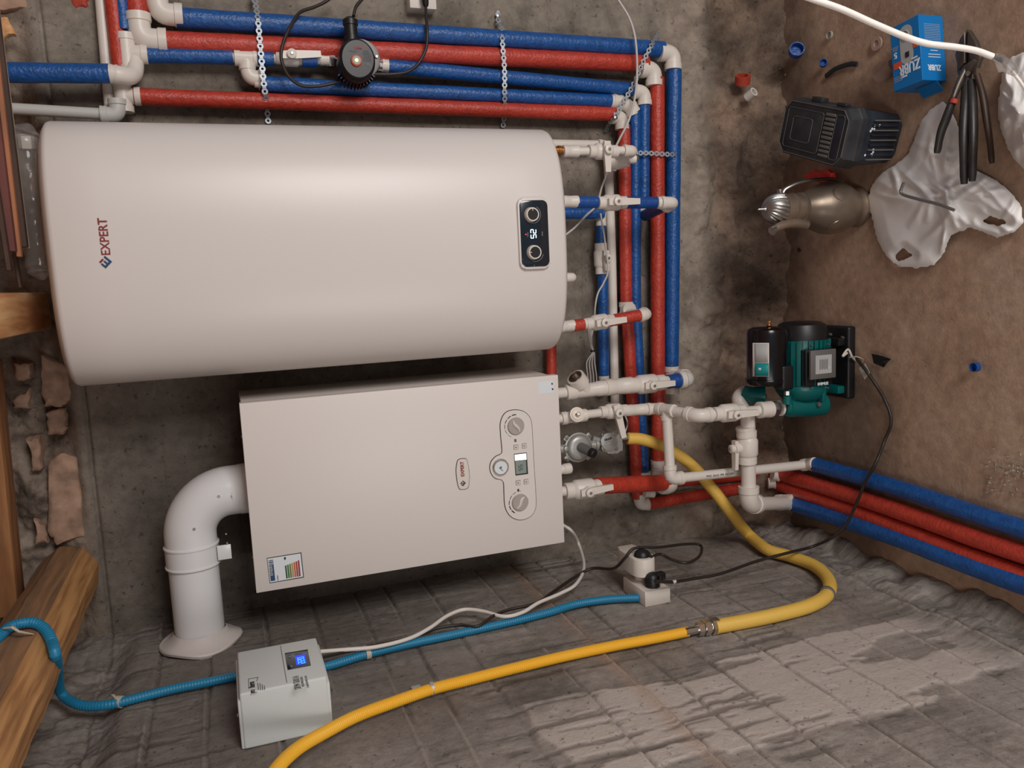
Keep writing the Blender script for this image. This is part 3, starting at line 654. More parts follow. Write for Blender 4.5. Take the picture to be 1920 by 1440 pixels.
# ---- pump riser group at the floor
yp = -.335
t = thing('pump_supply_pipe', 'white pipe set above the floor pump with an arched elbow behind', 'pipe', P(1400, 800, y=yp))
pipe(t, [P(1345, 777, y=yp), P(1440, 768, y=yp)], .0128)
coupling(t, P(1422, 769, y=yp), P(1446, 767, y=yp), .0205); MB().lathe(P(1444, 767, y=yp), -Z, [(0, .016), (.004, .016), (.005, .019), (.019, .019), (.02, .016), (.026, .016)], 6).build('union_nut', 'steel', t)
MB().lathe(P(1461, 765, y=yp), -Z, [(0, .0195), (.004, .0205), (.006, .0195)], 20).build('gasket_ring', 'white', t)
tp = P(1402, 771, y=-.30); bt = P(1404, 945, y=-.30)
pipe(t, [tp, bt], .0182); coupling(t, P(1397, 800, y=-.30), P(1399, 819, y=-.30), .0235)
fl2 = P(1480, 943, z=.035); elbow(t, bt, X, fl2 - bt, .0235, .046); pipe(t, [bt, fl2], .0178); coupling(t, P(1458, 942, z=.05), P(1490, 941, z=.032), .0225)
pipe(t, [P(1402, 785, y=-.27), P(1386, 752, y=-.26), P(1394, 738, y=-.25), P(1412, 738, y=-.25), P(1428, 748, y=-.25)], .0185, k=6); coupling(t, P(1407, 738, y=-.25), P(1417, 738, y=-.25), .0215)
valve('white ball valve directly above the floor pump, lever pointing down', P(1366, 774, y=yp), P(1300, 781, y=yp) - P(1400, 771, y=yp), -Y, .0165, P(1440, 768, y=yp) - P(1366, 774, y=yp), .062)
valve('large white ball valve left of the floor pump, lever seen edge-on', P(1401, 838, y=-.30), X, V((0, 0, 1)), .0225, -X, .05, bulge=1.18, sock=1.9, sl=.006)

# ---- four insulated pipes lying on the floor along the left wall
G4 = 'insulated pipes on the floor along the left wall'
def floorpipe(label, u0, v0, u1, v1, r, m, z, seed, white=True, u2=None):
    a, c = P(u0, v0, z=z), P(u1, v1, z=z); c = a + (c - a) * 2.0
    t = thing('floor_pipe', label, 'pipe', a, G4); mid = a.lerp(c, .5) + Z * .002
    pipe(t, [a, a.lerp(c, .25) + X * .003, mid - X * .004, c], r, m, 'foam_sleeve', k=10, bump=.012, seed=seed)
    if white: MB().lathe(a - (c - a).normalized() * .012, c - a, [(0, r * .8), (.004, r * .98), (.02, r * .98)], 18).build('collar', 'white', t)
    return t
floorpipe('blue floor pipe farthest from the left wall, fed by the slim printed pipe', 1530, 872, 1920, 988, .0195, 'blue', .022, 51)
floorpipe('red floor pipe beside the outer blue floor pipe', 1450, 884, 1920, 1034, .0205, 'red', .022, 52)
floorpipe('red floor pipe next to the inner blue floor pipe', 1450, 906, 1920, 1085-10, .0185, 'red', .020, 53)
floorpipe('thick blue floor pipe nearest the left wall', 1490, 945, 1920, 1090, .0225, 'blue', .026, 54)
t = thing('pipe_joint', 'pair of white joints where the two red pipes turn onto the floor', 'fitting', P(1458, 895, z=.03))
MB().lathe(P(1448, 890, z=.05), P(1462, 893, z=.03) - P(1448, 890, z=.05), [(0, .0165), (.006, .0145), (.014, .0145), (.02, .0165)], 16).build('joint', 'white', t)
MB().lathe(P(1440, 906, z=.05), P(1456, 906, z=.03) - P(1440, 906, z=.05), [(0, .0165), (.006, .0145), (.014, .0145), (.02, .0165)], 16).build('joint', 'white', t)

# ---- perforated straps
def strap(label, pts, nrm, w=.0068, pitch=.0158, screw=None):
    path = resample(smooth(pts, 8), pitch); mb = MB(); nrm = V(nrm)
    for i in range(len(path) - 1):
        p, q = path[i], path[i + 1]; d = (q - p).normalized(); s = d.cross(nrm).normalized(); n2 = s.cross(d)
        mid = (p + q) / 2; O, I = [], []
        for k in range(12):
            a = 2 * PI * k / 12; O.append(mid + d * math.cos(a) * w + s * math.sin(a) * w); I.append(mid + d * math.cos(a) * w * .42 + s * math.sin(a) * w * .42)
        vo = [[mb.bm.verts.new(v + n2 * e) for v in O] for e in (-.0005, .0005)]; vi = [[mb.bm.verts.new(v + n2 * e) for v in I] for e in (-.0005, .0005)]
        for k in range(12):
            j = (k + 1) % 12
            mb.bm.faces.new((vo[1][k], vo[1][j], vi[1][j], vi[1][k])); mb.bm.faces.new((vo[0][j], vo[0][k], vi[0][k], vi[0][j]))
            mb.bm.faces.new((vo[0][k], vo[0][j], vo[1][j], vo[1][k])); mb.bm.faces.new((vi[0][j], vi[0][k], vi[1][k], vi[1][j]))
        h = (q - p).length / 2; mb.box(p, (max(h - w * .75, .0015), w * .55, .0005), (d, s, n2))
    t = thing('perforated_strap', label, 'strap', pts[0]); mb.build('strap_band', 'zinc', t, 30)
    for sc in (screw or []): MB().lathe(sc, nrm, [(0, .0055), (.003, .005), (.004, .002)], 10).build('screw', 'steel', t)
yo = -.072
strap('perforated metal strap across the pipes, left of the black circulation pump', [P(475, -12, y=-.03), P(480, 12, y=-.05), P(484, 40, y=yo), P(487, 75, y=yo), P(491, 118, y=yo), P(496, 168, y=yo), P(500, 190, y=-.06), P(501, 205, y=-.015), P(504, 240, y=-.01)], -Y, screw=[P(477, -6, y=-.03)])
strap('perforated metal strap across the pipes above the middle of the heater', [P(934, 22, y=-.012), P(934, 42, y=-.02), P(941, 52, y=-.05), P(942, 80, y=yo), P(946, 130, y=yo), P(946, 175, y=yo), P(947, 205, y=-.05), P(945, 222, y=-.02), P(942, 248, y=-.01)], -Y, screw=[P(934, 30, y=-.014)])
strap('slanting perforated metal strap near the corner elbows of the rack', [P(1237, 60, y=-.012), P(1232, 68, y=-.03), P(1222, 84, y=yo), P(1205, 118, y=yo), P(1188, 158, y=yo), P(1170, 190, y=yo), P(1154, 218, y=yo), P(1140, 236, y=-.03), P(1136, 250, y=-.01)], -Y, screw=[P(1154, 221, y=-.075)])
strap('short perforated metal strap over the two blue and the red pipe under the heater drain', [P(1196, 287, y=yo), P(1215, 287, y=yo), P(1245, 289, y=yo), P(1266, 290, y=yo + .004), P(1274, 291, y=-.04)], -Y)

# ================================================================ APPLIANCES
def plate(parent, name, px, depth, m, bev=0, k=1, closed_smooth=False, ang=38, **pl):
    """outline given on the plane pl, raised by depth off that plane"""
    pts = [P(u, v, **pl) for u, v in px]; n = {'y': -Y, 'x': X, 'z': Z}[list(pl)[0]]
    U, Vv = {'y': (X, Z), 'x': (Y, Z), 'z': (X, Y)}[list(pl)[0]]
    if closed_smooth:
        q = pts[-2:] + pts + pts[:2]; pts = smooth(q, 5)[10:-10 - 1]
    o = pts[0]; mb = MB(); q = [((p - o).dot(U), (p - o).dot(Vv)) for p in pts]
    A_ = sum(q[i][0] * q[(i + 1) % len(q)][1] - q[(i + 1) % len(q)][0] * q[i][1] for i in range(len(q)))
    if A_ < 0: q = q[::-1]
    return mb.prism(q, o, U, Vv, depth, bev=bev).build(name, m, parent, ang)
def lineplate(parent, name, px, w, depth, m, closed=True, **pl):
    pts = [P(u, v, **pl) for u, v in px]; n = {'y': -Y, 'x': X, 'z': Z}[list(pl)[0]]; mb = MB()
    for i in range(len(pts) if closed else len(pts) - 1):
        a, c = pts[i], pts[(i + 1) % len(pts)]; d = (c - a).normalized(); mb.box((a + c) / 2 + n * depth / 2, ((c - a).length / 2 + w / 2, w / 2, depth / 2), (d, n.cross(d), n))
    return mb.build(name, m, parent)
def disc(parent, name, c, d, prof, m, n=28): return MB().lathe(c, d, prof, n).build(name, m, parent)
def logo(parent, o, U, Vv, s, m1, m2):
    """square turned on its corner with an E cut into it and a small separate flake"""
    q = .70710678; A_ = (V(U) + V(Vv)).normalized(); B_ = (V(U) - V(Vv)).normalized(); mb = MB(); n = V(U).cross(V(Vv)).normalized()
    def bar(a0, a1, b0, b1, mm): mm.box(V(o) + A_ * s * (a0 + a1) / 2 + B_ * s * (b0 + b1) / 2 + n * .0004, (s * abs(a1 - a0) / 2, s * abs(b1 - b0) / 2, .0004), (A_, B_, n))
    bar(-.5, -.27, -.5, .5, mb); bar(-.27, .42, .28, .5, mb); bar(-.27, .12, -.10, .10, mb); bar(-.27, .12, -.5, -.30, mb); mb.build('logo', m1, parent)
    mb = MB(); bar(.22, .42, -.42, .10, mb); mb.build('logo_flake', m2, parent)

# ---- water heater
a_, b_, nE, cyT = .2515, .147, 2.75, -.192; cxT = .8405; zb, zt = .752, 1.752
def sup(aa, bb, n, K=96):
    out = []
    for k in range(K):
        th = 2 * PI * k / K; c, s = math.cos(th), math.sin(th)
        out.append((math.copysign(abs(c) ** (2 / n), c) * aa, math.copysign(abs(s) ** (2 / n), s) * bb))
    return out
def yT(x): return cyT - b_ * (max(0, 1 - abs((x - cxT) / a_) ** nE)) ** (1 / nE)
def onT(u, v, off=0):
    y = -.335
    for _ in range(6): y = yT(P(u, v, y=y).x) - off
    return P(u, v, y=y)
heater = thing('water_heater', 'large off-white oval electric water heater hung beside the boiler', 'water heater', (cxT, cyT, zb))
mb = MB(); rings = []
prof = [(zb - .012, .09), (zb - .010, .03), (zb - .004, .012), (zb, .006), (zb + .003, .002), (zb + .009, 0)] + [(zb + .009 + (zt - zb - .018) * i / 12, 0) for i in range(1, 13)] + [(zt - .003, .002), (zt, .006), (zt + .004, .012), (zt + .010, .03), (zt + .012, .09)]
for z, ins_ in prof: rings.append([mb.bm.verts.new((cxT + p[0], cyT + p[1], z)) for p in sup(a_ - ins_, b_ - ins_, nE)])
for r0, r1 in zip(rings, rings[1:]):
    for k in range(96): mb.bm.faces.new((r0[k], r0[(k + 1) % 96], r1[(k + 1) % 96], r1[k]))
mb.bm.faces.new(rings[0][::-1]); mb.bm.faces.new(rings[-1]); mb.build('body', 'enamel', heater, 60)
MB().box((cxT, -.028, 1.55), (.13, .022, .02)).box((cxT, -.028, .95), (.13, .022, .02)).build('wall_bracket', 'steel', heater)
# logo and word
o = onT(196, 444, .0004); text('EXPERT', o, X, Z, .0212, 'logored', heater, bold=.0003, spacing=1.0, squeeze=.92)
o = onT(197, 491, .0004); logo(heater, o, X, Z, .0165, 'logoblue', 'logored')
# control panel
pc = onT(998, 438); fx = V((0.012, 0, 0))
U_, V_ = X, Z; pz = pc.y
yP = yT(pc.x) - .001
pn = [P(u, v, y=yP) for u, v in ((999, 372), (999, 504), (969, 438), (1031, 438))]
wx, hz = (pn[0] - pn[1]).length / 2, (pn[2] - pn[3]).length / 2 * .93; pc = (pn[0] + pn[1]) / 2; pc.z = (pn[2].z + pn[3].z) / 2
MB().prism(rounded(wx, hz, .013), pc + Y * .012, X, Z, .018, bev=.003).build('panel_bezel', 'enamel', heater)
MB().prism(rounded(wx - .0045, hz - .0035, .0115), pc + Y * .002, X, Z, .0095, bev=.001).build('panel_glass', 'glass_black', heater)
yg = pc.y - .0076
for (u, v), ang in (((998.5, 402), 90), ((1003, 473), 180)):
    c = P(u, v, y=yg - .009); k_ = None
    c0 = V((c.x, yg, c.z))
    MB().lathe(c0, -Y, [(0, .0158), (.010, .0148), (.0115, .0140), (.0115, .0118), (.009, .0115)], 36).build('knob_ring', 'chrome' if False else 'socket', heater)
    kb = MB().lathe(c0 - Y * .0, -Y, [(.006, .0117), (.0108, .0115), (.0108, 0)], 32).build('knob', 'black', heater)
    dd = X if ang == 90 else Z
    MB().box(c0 - Y * .0112 + dd * .0095, (.0008 if dd == X else .0008, .0003, .0008), bev=0).box(c0 - Y * .0112 + dd * .0098, ((.0022, .0004, .0007) if dd == X else (.0007, .0004, .0022))).build('knob_mark', 'socket', heater)
for (u, v), a0, a1, r in (((998.5, 402), 100, 330, .0185), ((1003, 473), 160, 262, .0195)):
    c = P(u, v, y=yg - .0003); mb = MB()
    mb.tube([c + X * r * math.cos(math.radians(90 - a)) * -1 * 0 + (X * math.sin(math.radians(a + 90)) + Z * math.cos(math.radians(a + 90)) * -1) * r for a in range(a0, a1, 6)], .0004, 5); mb.build('dial_arc', 'lprint', heater)
def seg7(s, o, U, Vv, h, m, parent, lw=.13, gap=.62, ext=.0005):
    SEG = {'0': 'abcdef', '2': 'abged', '5': 'afgcd'}; w = h * .62; mb = MB(); n = V(U).cross(V(Vv)).normalized(); U, Vv = V(U), V(Vv); tot = len(s) * w + (len(s) - 1) * w * .45
    for i, chh in enumerate(s):
        cx = -tot / 2 + w / 2 + i * w * 1.45
        for q, (x, y, hx, hy) in dict(a=(0, h / 2, w / 2, h * lw / 2), d=(0, -h / 2, w / 2, h * lw / 2), g=(0, 0, w / 2, h * lw / 2), b=(w / 2, h / 4, h * lw / 2, h / 4), c=(w / 2, -h / 4, h * lw / 2, h / 4), e=(-w / 2, -h / 4, h * lw / 2, h / 4), f=(-w / 2, h / 4, h * lw / 2, h / 4)).items():
            if q in SEG[chh]: mb.box(V(o) + U * (cx + x) + Vv * y + n * ext, (hx * .96, hy * .96, ext), (U, Vv, n))
    return mb.build('digits', m, parent)
seg7('52', P(1000, 438.5, y=yg), X, Z, .0118, 'digit', heater)
MB().lathe(P(986, 439.5, y=yg), -Y, [(0, .0014), (.0004, .0014)], 10).build('led', 'ledred', heater)
MB().box(P(989, 440, y=yg), (.006, .0002, .0003)).box(P(1017, 438, y=yg), (.0045, .0002, .0005)).box(P(981, 486, y=yg), (.002, .0002, .0003)).box(P(1002, 498, y=yg), (.002, .0002, .0008)).build('panel_print', 'print', heater)
text('Heating', P(989.5, 440, y=yg - .0001), X, Z, .0028, 'lprint', heater); text('Power', P(1016.5, 438, y=yg - .0001), X, Z, .0034, 'lprint', heater)

# ---- boiler
yF = -.27
c4 = [P(447, 757, y=yF), P(1045, 703, y=yF), P(1060, 1017, y=yF), P(482, 1112, y=yF)]
x0, x1 = (c4[2].x + c4[3].x) / 2, (c4[0].x + c4[1].x) / 2; z1, z0 = (c4[0].z + c4[3].z) / 2, (c4[1].z + c4[2].z) / 2
boiler = thing('gas_boiler', 'white wall-hung gas boiler with a flat front, round dials and a small display', 'boiler', ((x0 + x1) / 2, 0, z0))
xm, zm = (x0 + x1) / 2, (z0 + z1) / 2
MB().box((xm, -.135, zm), ((x1 - x0) / 2 - .004, .125, (z1 - z0) / 2 - .004), bev=.001).build('casing', 'enamel2', boiler)
MB().box((xm, yF + .012, zm), ((x1 - x0) / 2, .012, (z1 - z0) / 2), bev=.0016).build('front_cover', 'enamel2', boiler)
for u, v in ((448, 819), (471, 1046)): p = P(u, v, y=yF + .01); MB().lathe(V((p.x, p.y, z1 - .004)), Z, [(0, .0032), (.004, .0028), (.006, .0015)], 8).build('screw', 'steel', boiler)
def cz(pts, s, ox, oy): return [(ox + a / s, oy + c / s) for a, c in pts]
outl = cz([(220, 300), (232, 220), (270, 150), (330, 115), (420, 107), (500, 130), (560, 190), (583, 270), (592, 400), (600, 560), (613, 800), (626, 1000), (632, 1150), (622, 1230), (580, 1300), (500, 1343), (420, 1348), (340, 1310), (290, 1240), (270, 1160), (264, 1050), (258, 930), (232, 898), (170, 883), (122, 830), (104, 760), (120, 690), (170, 632), (230, 603), (241, 570), (236, 500), (226, 400)], 6, 900, 750)
plate(boiler, 'panel_edge', outl, .0012, 'dark', closed_smooth=True, y=yF)
cxo = sum(p[0] for p in outl) / len(outl); cyo = sum(p[1] for p in outl) / len(outl)
from math import hypot
ins_o = []
for i in range(len(outl)):
    a, c = outl[i - 1], outl[(i + 1) % len(outl)]; dx, dy = c[0] - a[0], c[1] - a[1]; l = hypot(dx, dy); ins_o.append((outl[i][0] - dy / l * 1.1, outl[i][1] + dx / l * 1.1))
plate(boiler, 'control_panel', ins_o, .0024, 'enamel2', closed_smooth=True, bev=.0006, y=yF)
yg = yF - .0025
for (u, v), a0 in (((967, 799), 0), ((975, 942), 1)):
    c = P(u, v, y=yg); MB().lathe(c, -Y, [(0, .0205), (.001, .0205), (.0015, .0195), (.004, .0185), (.004, 0)], 36).build('knob', 'grey', boiler)
    dirn = (X * .9 + Z * .4).normalized() if a0 == 0 else (X * .75 - Z * .6).normalized()
    s_ = dirn.cross(Y).normalized()
    MB().tube([c - Y * .0045 + dirn * t * .016 + s_ * .0022 * math.sin(t * 3) for t in [-1 + i / 6 for i in range(13)]], [.0012 + .0028 * (1 - abs(-1 + i / 6) ** 2) for i in range(13)], 8).build('knob_grip', 'socket', boiler)
    mb = MB(); R_ = .0265
    for k in range(6):
        aa = [math.radians(-62 + k * 27 + j * 21 / 4) for j in range(5)] if a0 == 0 else [math.radians(-90 + k * 27 + j * 21 / 4 - 8) for j in range(5)]
        mb.tube([c - Y * .0003 + (Z * math.cos(q) + X * (-math.sin(q) if a0 else math.sin(q)) * 1) * R_ for q in aa], .0004 + .00016 * k, 5)
    mb.build('dial_scale', 'dark', boiler)
g = P(938.5, 876, y=yg); MB().lathe(g, -Y, [(0, .0205), (.003, .0195), (.0045, .018), (.0045, .0155), (.003, .0148)], 36).build('gauge_rim', 'chrome', boiler); MB().lathe(g, -Y, [(.0005, .0152), (.0031, .0150), (.0031, 0)], 32).build('gauge_face', 'boxwhite', boiler)
MB().box(g - Y * .0034 + (Z * .0 - X * .004), (.0007, .0002, .0065), ((X * .7 - Z * .7).normalized(), Y, (X * .7 + Z * .7).normalized())).lathe(g - Y * .003, -Y, [(0, .0025), (.001, .002)], 12).build('gauge_needle', 'print', boiler)
plate(boiler, 'display_frame', [(963.5, 851), (987.5, 848.5), (990, 888.5), (966.5, 891.5)], .0008, 'dark', y=yg)
plate(boiler, 'display', [(965.5, 864), (985.8, 862.3), (987, 886.5), (967.5, 889)], .0013, 'lcd', y=yg); plate(boiler, 'display_backlight', [(964.5, 852.5), (986.3, 850), (987, 861.5), (965.4, 863.5)], .0013, 'lcdwhite', y=yg)
seg7('55', P(976, 877, y=yg - .0014), X, Z, .0085, 'dark', boiler, lw=.12, ext=.0002)
for (u, v), s in (((967.5, 838.5), 'R'), ((983, 836), 'O'), ((971.5, 905), 'H'), ((986.5, 903), 'O')):
    c = P(u, v, y=yg); MB().prism(rounded(.0056, .0056, .001), c, X, Z, .0004).build('button_edge', 'dark', boiler); MB().prism(rounded(.0049, .0049, .0008), c, X, Z, .0012).build('button', 'socket', boiler); text(s, c - Y * .0013, X, Z, .006, 'print', boiler, 'button_mark')
plate(boiler, 'symbol', [(964, 823.5), (968, 823), (968.5, 828.5), (964.5, 829)], .0002, 'print', y=yg); plate(boiler, 'symbol', [(969.5, 918), (973, 916), (973.5, 921), (970.5, 921)], .0002, 'dark', y=yg)
# badge
bp_ = cz([(250, 112), (380, 92), (510, 98), (570, 170), (610, 330), (655, 620), (668, 850), (655, 1130), (625, 1290), (540, 1360), (400, 1385), (280, 1385), (215, 1320), (160, 1150), (120, 900), (95, 640), (105, 430), (150, 210), (190, 145)], 22.15, 850, 855)
plate(boiler, 'badge_edge', bp_, .0016, 'dark', closed_smooth=True, y=yF)
cb = (sum(p[0] for p in bp_) / len(bp_), sum(p[1] for p in bp_) / len(bp_)); plate(boiler, 'badge', [(cb[0] + (p[0] - cb[0]) * .93, cb[1] + (p[1] - cb[1]) * .97) for p in bp_], .0026, 'socket', closed_smooth=True, bev=.0005, y=yF)
text('EXPERT', P(867, 879.5, y=yF - .0027), X, Z, .0105, 'logored', boiler, bold=.0003, squeeze=.95); logo(boiler, P(867.7, 906, y=yF - .0027), X, Z, .0098, 'dark', 'dark')
# energy sticker
plate(boiler, 'sticker_edge', cz([(320, 420), (1360, 250), (1440, 1005), (410, 1180)], 16, 480, 1020), .0003, 'dark', y=yF); plate(boiler, 'sticker', cz([(340, 440), (1335, 278), (1412, 980), (428, 1155)], 16, 480, 1020), .0005, 'boxwhite', y=yF)
plate(boiler, 'sticker_header', cz([(372, 490), (510, 466), (580, 1090), (445, 1115)], 16, 480, 1020), .0008, 'logoblue', y=yF)
for u, v in ((412, 525), (480, 515), (420, 595), (488, 585)): MB().lathe(P(480 + u / 16, 1020 + v / 16, y=yF - .0008), -Y, [(0, .0020), (.0003, .0020)], 12).build('sticker_dot', 'lprint', boiler)
for i, (cc, top) in enumerate(zip(((46, 88, 52), (62, 112, 52), (112, 122, 60), (176, 150, 84), (190, 104, 60), (170, 62, 40), (158, 44, 34)), (635, 610, 585, 560, 535, 512, 480))):
    mm = mat('rating_bar', cc, .5); ux = 865 + i * 64; dx = 45
    plate(boiler, 'rating_bar', cz([(ux, top + 20), (ux + 25, top), (ux + 48, top + 14), (ux + 48 + dx - 2, 1025 - i * 11), (ux + dx - 4, 1035 - i * 11)], 16, 480, 1020), .0008, mm, y=yF)
plate(boiler, 'rating_mark', cz([(835, 395), (895, 388), (895, 450), (868, 480), (842, 460)], 16, 480, 1020), .0008, 'dark', y=yF)
text('ENERG', P(480 + 455 / 16, 1020 + 760 / 16, y=yF - .0009), X, Z, .009, 'lprint', boiler, bold=.0002); text('EXPERT', P(480 + 655 / 16, 1020 + 1010 / 16, y=yF - .0006), X, Z, .0036, 'logored', boiler)
# sticker bottom right corner: coded field is left blank
plate(boiler, 'corner_sticker', [(1009, 716.5), (1036, 714), (1038, 736), (1011, 739)], .0004, 'boxwhite', y=yF)
plate(boiler, 'corner_mark', [(1033.5, 718), (1036, 717.8), (1036.5, 721), (1034, 721.5)], .0007, 'dark', y=yF); plate(boiler, 'corner_mark', [(1034, 729), (1036, 727.5), (1038, 730), (1036, 732)], .0007, 'dark', y=yF)

# ---- flue
flue = thing('flue_pipe', 'glossy white flue pipe bending from the boiler top into the left wall', 'flue', (.3, -.15, 1.46))
yv = -.15; r = .0535; xa, za = .331, 1.563; xe = 0
cen = V((xa - .092, yv, 1.471 + .0)); 
mb = MB().lathe((xa, yv, z1 - .006), Z, [(0, r * 1.02), (.02, r * 1.02), (.022, r * 1.0), (.04, r)], 40); mb.build('collar', 'flue', flue, 30)
bend = [V((xa, yv, z1 + .03))] + [V((xa - .088 + .088 * math.cos(q), yv, z1 + .034 + .088 * math.sin(q))) for q in [PI / 2 * i / 14 for i in range(15)]] + [V((xa - .115, yv, z1 + .122))]
MB().tube(bend, r, 40).build('bend', 'flue', flue, 40)
zc = z1 + .122
MB().lathe((xa - .105, yv, zc), -X, [(0, r + .001), (.002, r + .0035), (.005, r + .0035), (.006, r + .0015), (.044, r + .0015), (.045, r + .0035), (.048, r + .0035), (.05, r - .001)], 40).build('clamp_ring', 'flue', flue, 30)
MB().lathe((xa - .15, yv, zc), -X, [(0, r - .002), (xa - .15 + .01, r - .002)], 40).build('straight_pipe', 'flue', flue, 40)
p = P(424, 1010, y=-.19); MB().box((xa - .128, yv - .028, zc - r - .012), (.016, .0012, .014), bev=.0004).build('clamp_lug', 'flue', flue)
for u, v in ((427, 1001), (429, 1018)): MB().lathe(P(u - 3, v, y=yv - .0295), -Y, [(0, .0022), (.0015, .0018)], 8).build('rivet', 'steel', flue)
for u, v in ((410, 931), (364, 992)): p = P(u, v, y=yv - r + .001); MB().lathe(p + Y * .004, -Y, [(0, .0034), (.005, .0034), (.007, .0022)], 8).build('screw', 'steel', flue)
mb = MB(); rings = []
for rr, xx in ((r - .001, .030), (r + .006, .020), (.075, .012), (.084, .010), (.086, .006), (.084, .0)):
    rings.append([mb.bm.verts.new((xx + .004 * math.sin(k * .5) * (rr > .06), yv + math.cos(2 * PI * k / 40) * rr * (1 + .03 * math.sin(k * .7)), zc + math.sin(2 * PI * k / 40) * rr * (1 + .02 * math.sin(k * .9)))) for k in range(40)])
for r0, r1 in zip(rings, rings[1:]):
    for k in range(40): mb.bm.faces.new((r0[k], r0[(k + 1) % 40], r1[(k + 1) % 40], r1[k]))
mb.build('wall_flange', 'flange', flue, 40)

# ---- voltage stabiliser on the left wall
xs = .099; zA, zB = 1.355, 1.506; yA, yB = -.638, -.470
stab = thing('voltage_stabiliser', 'pale grey-white voltage stabiliser box with a blue display on the left wall', 'stabiliser', (0, (yA + yB) / 2, zA))
MB().box((xs / 2 - .004, (yA + yB) / 2, (zA + zB) / 2), (xs / 2 - .006, (yB - yA) / 2 - .003, (zB - zA) / 2), bev=.003).build('case', 'stab', stab)
MB().box((xs * .5 + .002, (yA + yB) / 2 + .001, (zA + zB) / 2), (xs / 2, (yB - yA) / 2 + .0, (zB - zA) / 2 - .004), bev=.004, seg=3).build('cover', 'stab', stab)
MB().box((xs + .0022, (yA + yB) / 2, 1.425), (.0003, (yB - yA) / 2 - .008, .0005)).build('seam', 'print', stab)
plate(stab, 'display_window', [(534, 1225.5), (577, 1218.5), (583, 1248), (539.5, 1256.5)], .0012, 'glass_black', bev=.0003, x=xs + .002)
plate(stab, 'display', [(553, 1231), (571.5, 1228), (575, 1245), (556, 1248.5)], .0017, 'lcdblue', x=xs + .002)
seg7('220', P(564.5, 1238.3, x=xs + .0038), Y, Z, .0105, 'lcddigit', stab, lw=.13, ext=.0002)
for u, v in ((543, 1231), (546.5, 1249)): MB().lathe(P(u, v, x=xs + .0033), X, [(0, .0011), (.0003, .0011)], 8).build('indicator', 'boxwhite', stab)
text('SRW-5001A', P(557, 1279.5, x=xs + .0022), Y, Z, .0155, 'print', stab, squeeze=.62, ext=.0003)
text('MICROPROCESSOR', P(567, 1278, x=xs + .0022), Y, Z, .0056, 'print', stab, squeeze=.75, ext=.0002); text('STABILIZER VOLTAGE', P(575.5, 1278, x=xs + .0022), Y, Z, .0052, 'print', stab, squeeze=.9, ext=.0002)
text('pro', P(473, 1296.5, x=xs + .0022), Y, Z, .0145, 'rust', stab, squeeze=.62, ext=.0003); text('therm', P(472, 1284, x=xs + .0022), Y, Z, .0145, 'bprint', stab, squeeze=.62, bold=.0003, ext=.0003)
lineplate(stab, 'logo_frame', [(467, 1292), (466, 1273), (484, 1270), (481, 1277)], .0008, .0004, 'rust', closed=False, x=xs + .0022)
for k, (u, w) in enumerate(((484, 24), (488, 23), (492, 18), (496, 14))): c = P(u, 1292 - w * .2, x=xs + .0022); MB().box(c + X * .0002, (.0002, w * .00052, .0006)).build('small_print', 'print', stab)
for z in (zA, zB): MB().lathe((.05, yA + .03, z - (.002 if z == zA else 0)), Z, [(0, .003), (.003, .003)], 8).build('screw', 'steel', stab)

# ---- circulation pump
cp = P(673, 107, y=-.165); cb = Q(673, 117)
pump = thing('circulation_pump', 'black round circulation pump with an orange dial on the blue pipe', 'pump', cb)
MB().lathe(V((cb.x, -.02, cb.z)), -Y, [(0, .026), (.01, .034), (.04, .034), (.045, .042), (.06, .042), (.061, .036)], 28).box(cb, (.019, .02, .048), bev=.012, seg=3).build('pump_body', 'aludk', pump)
f = V((cp.x, -.08, cp.z))
mb = MB().lathe(f, -Y, [(0, .037), (.035, .039), (.040, .0385)], 36, flat=1.14, up=X)
for k in range(13):
    a = math.radians(205 + k * 10.8); d = X * math.sin(a) * -1 * 0 + (X * math.cos(math.radians(180 + (k - 6) * 9)) + Z * math.sin(math.radians(180 + (k - 6) * 9)))
    mb.box(f - Y * .02 + d * .043, (.007, .022, .0011), (d, Y, d.cross(Y)))
mb.build('motor_housing', 'black', pump)
MB().lathe(f, -Y, [(.036, .0385), (.040, .0405), (.058, .0400), (.068, .0380), (.0725, .034), (.073, 0)], 44, flat=1.14, up=X).build('cap', 'black', pump)
yc_ = f.y - .0735; c0 = P(668, 114, y=yc_)
MB().lathe(c0, -Y, [(-.001, .0125), (.004, .0115), (.0045, .0105)], 28).build('dial', 'orange', pump); MB().lathe(c0, -Y, [(.0046, .0098), (.0056, .0092), (.0056, 0)], 24).build('dial_cap', 'aludk', pump); MB().lathe(c0, -Y, [(.0057, .0038), (.0065, .003), (.0065, 0)], 14).build('led', 'ledgreen', pump)
plate(pump, 'brand_plate', [(663, 87), (682, 87), (679, 92), (665.5, 92)], .0005, 'redring', y=yc_ + .0004); text('VERL', P(672.5, 89.5, y=yc_ - .0004), -Z, X, .0062, 'black', pump, bold=.0002)
for k in range(9): MB().box(P(687 + (1.5 if k > 2 else -1), 95 + k * 2.35, y=yc_ + .0002), (.0006, .0003, .0085 if 1 < k else .006)).build('small_print', 'print', pump)
for v in (95, 97.5): MB().box(P(662, v, y=yc_ + .0002), (.0005, .0003, .010 - (v > 96) * .004)).build('small_print', 'print', pump)
text('CE', P(690.5, 121.5, y=yc_ - .0004), Z, -X, .0058, 'lprint', pump)
for u, v in ((642, 109), (705.5, 107)): MB().lathe(P(u, v, y=f.y - .05) + Y * .002, -Y, [(0, .0042), (.008, .0042), (.009, .003)], 12).build('cap_screw', 'alu', pump)
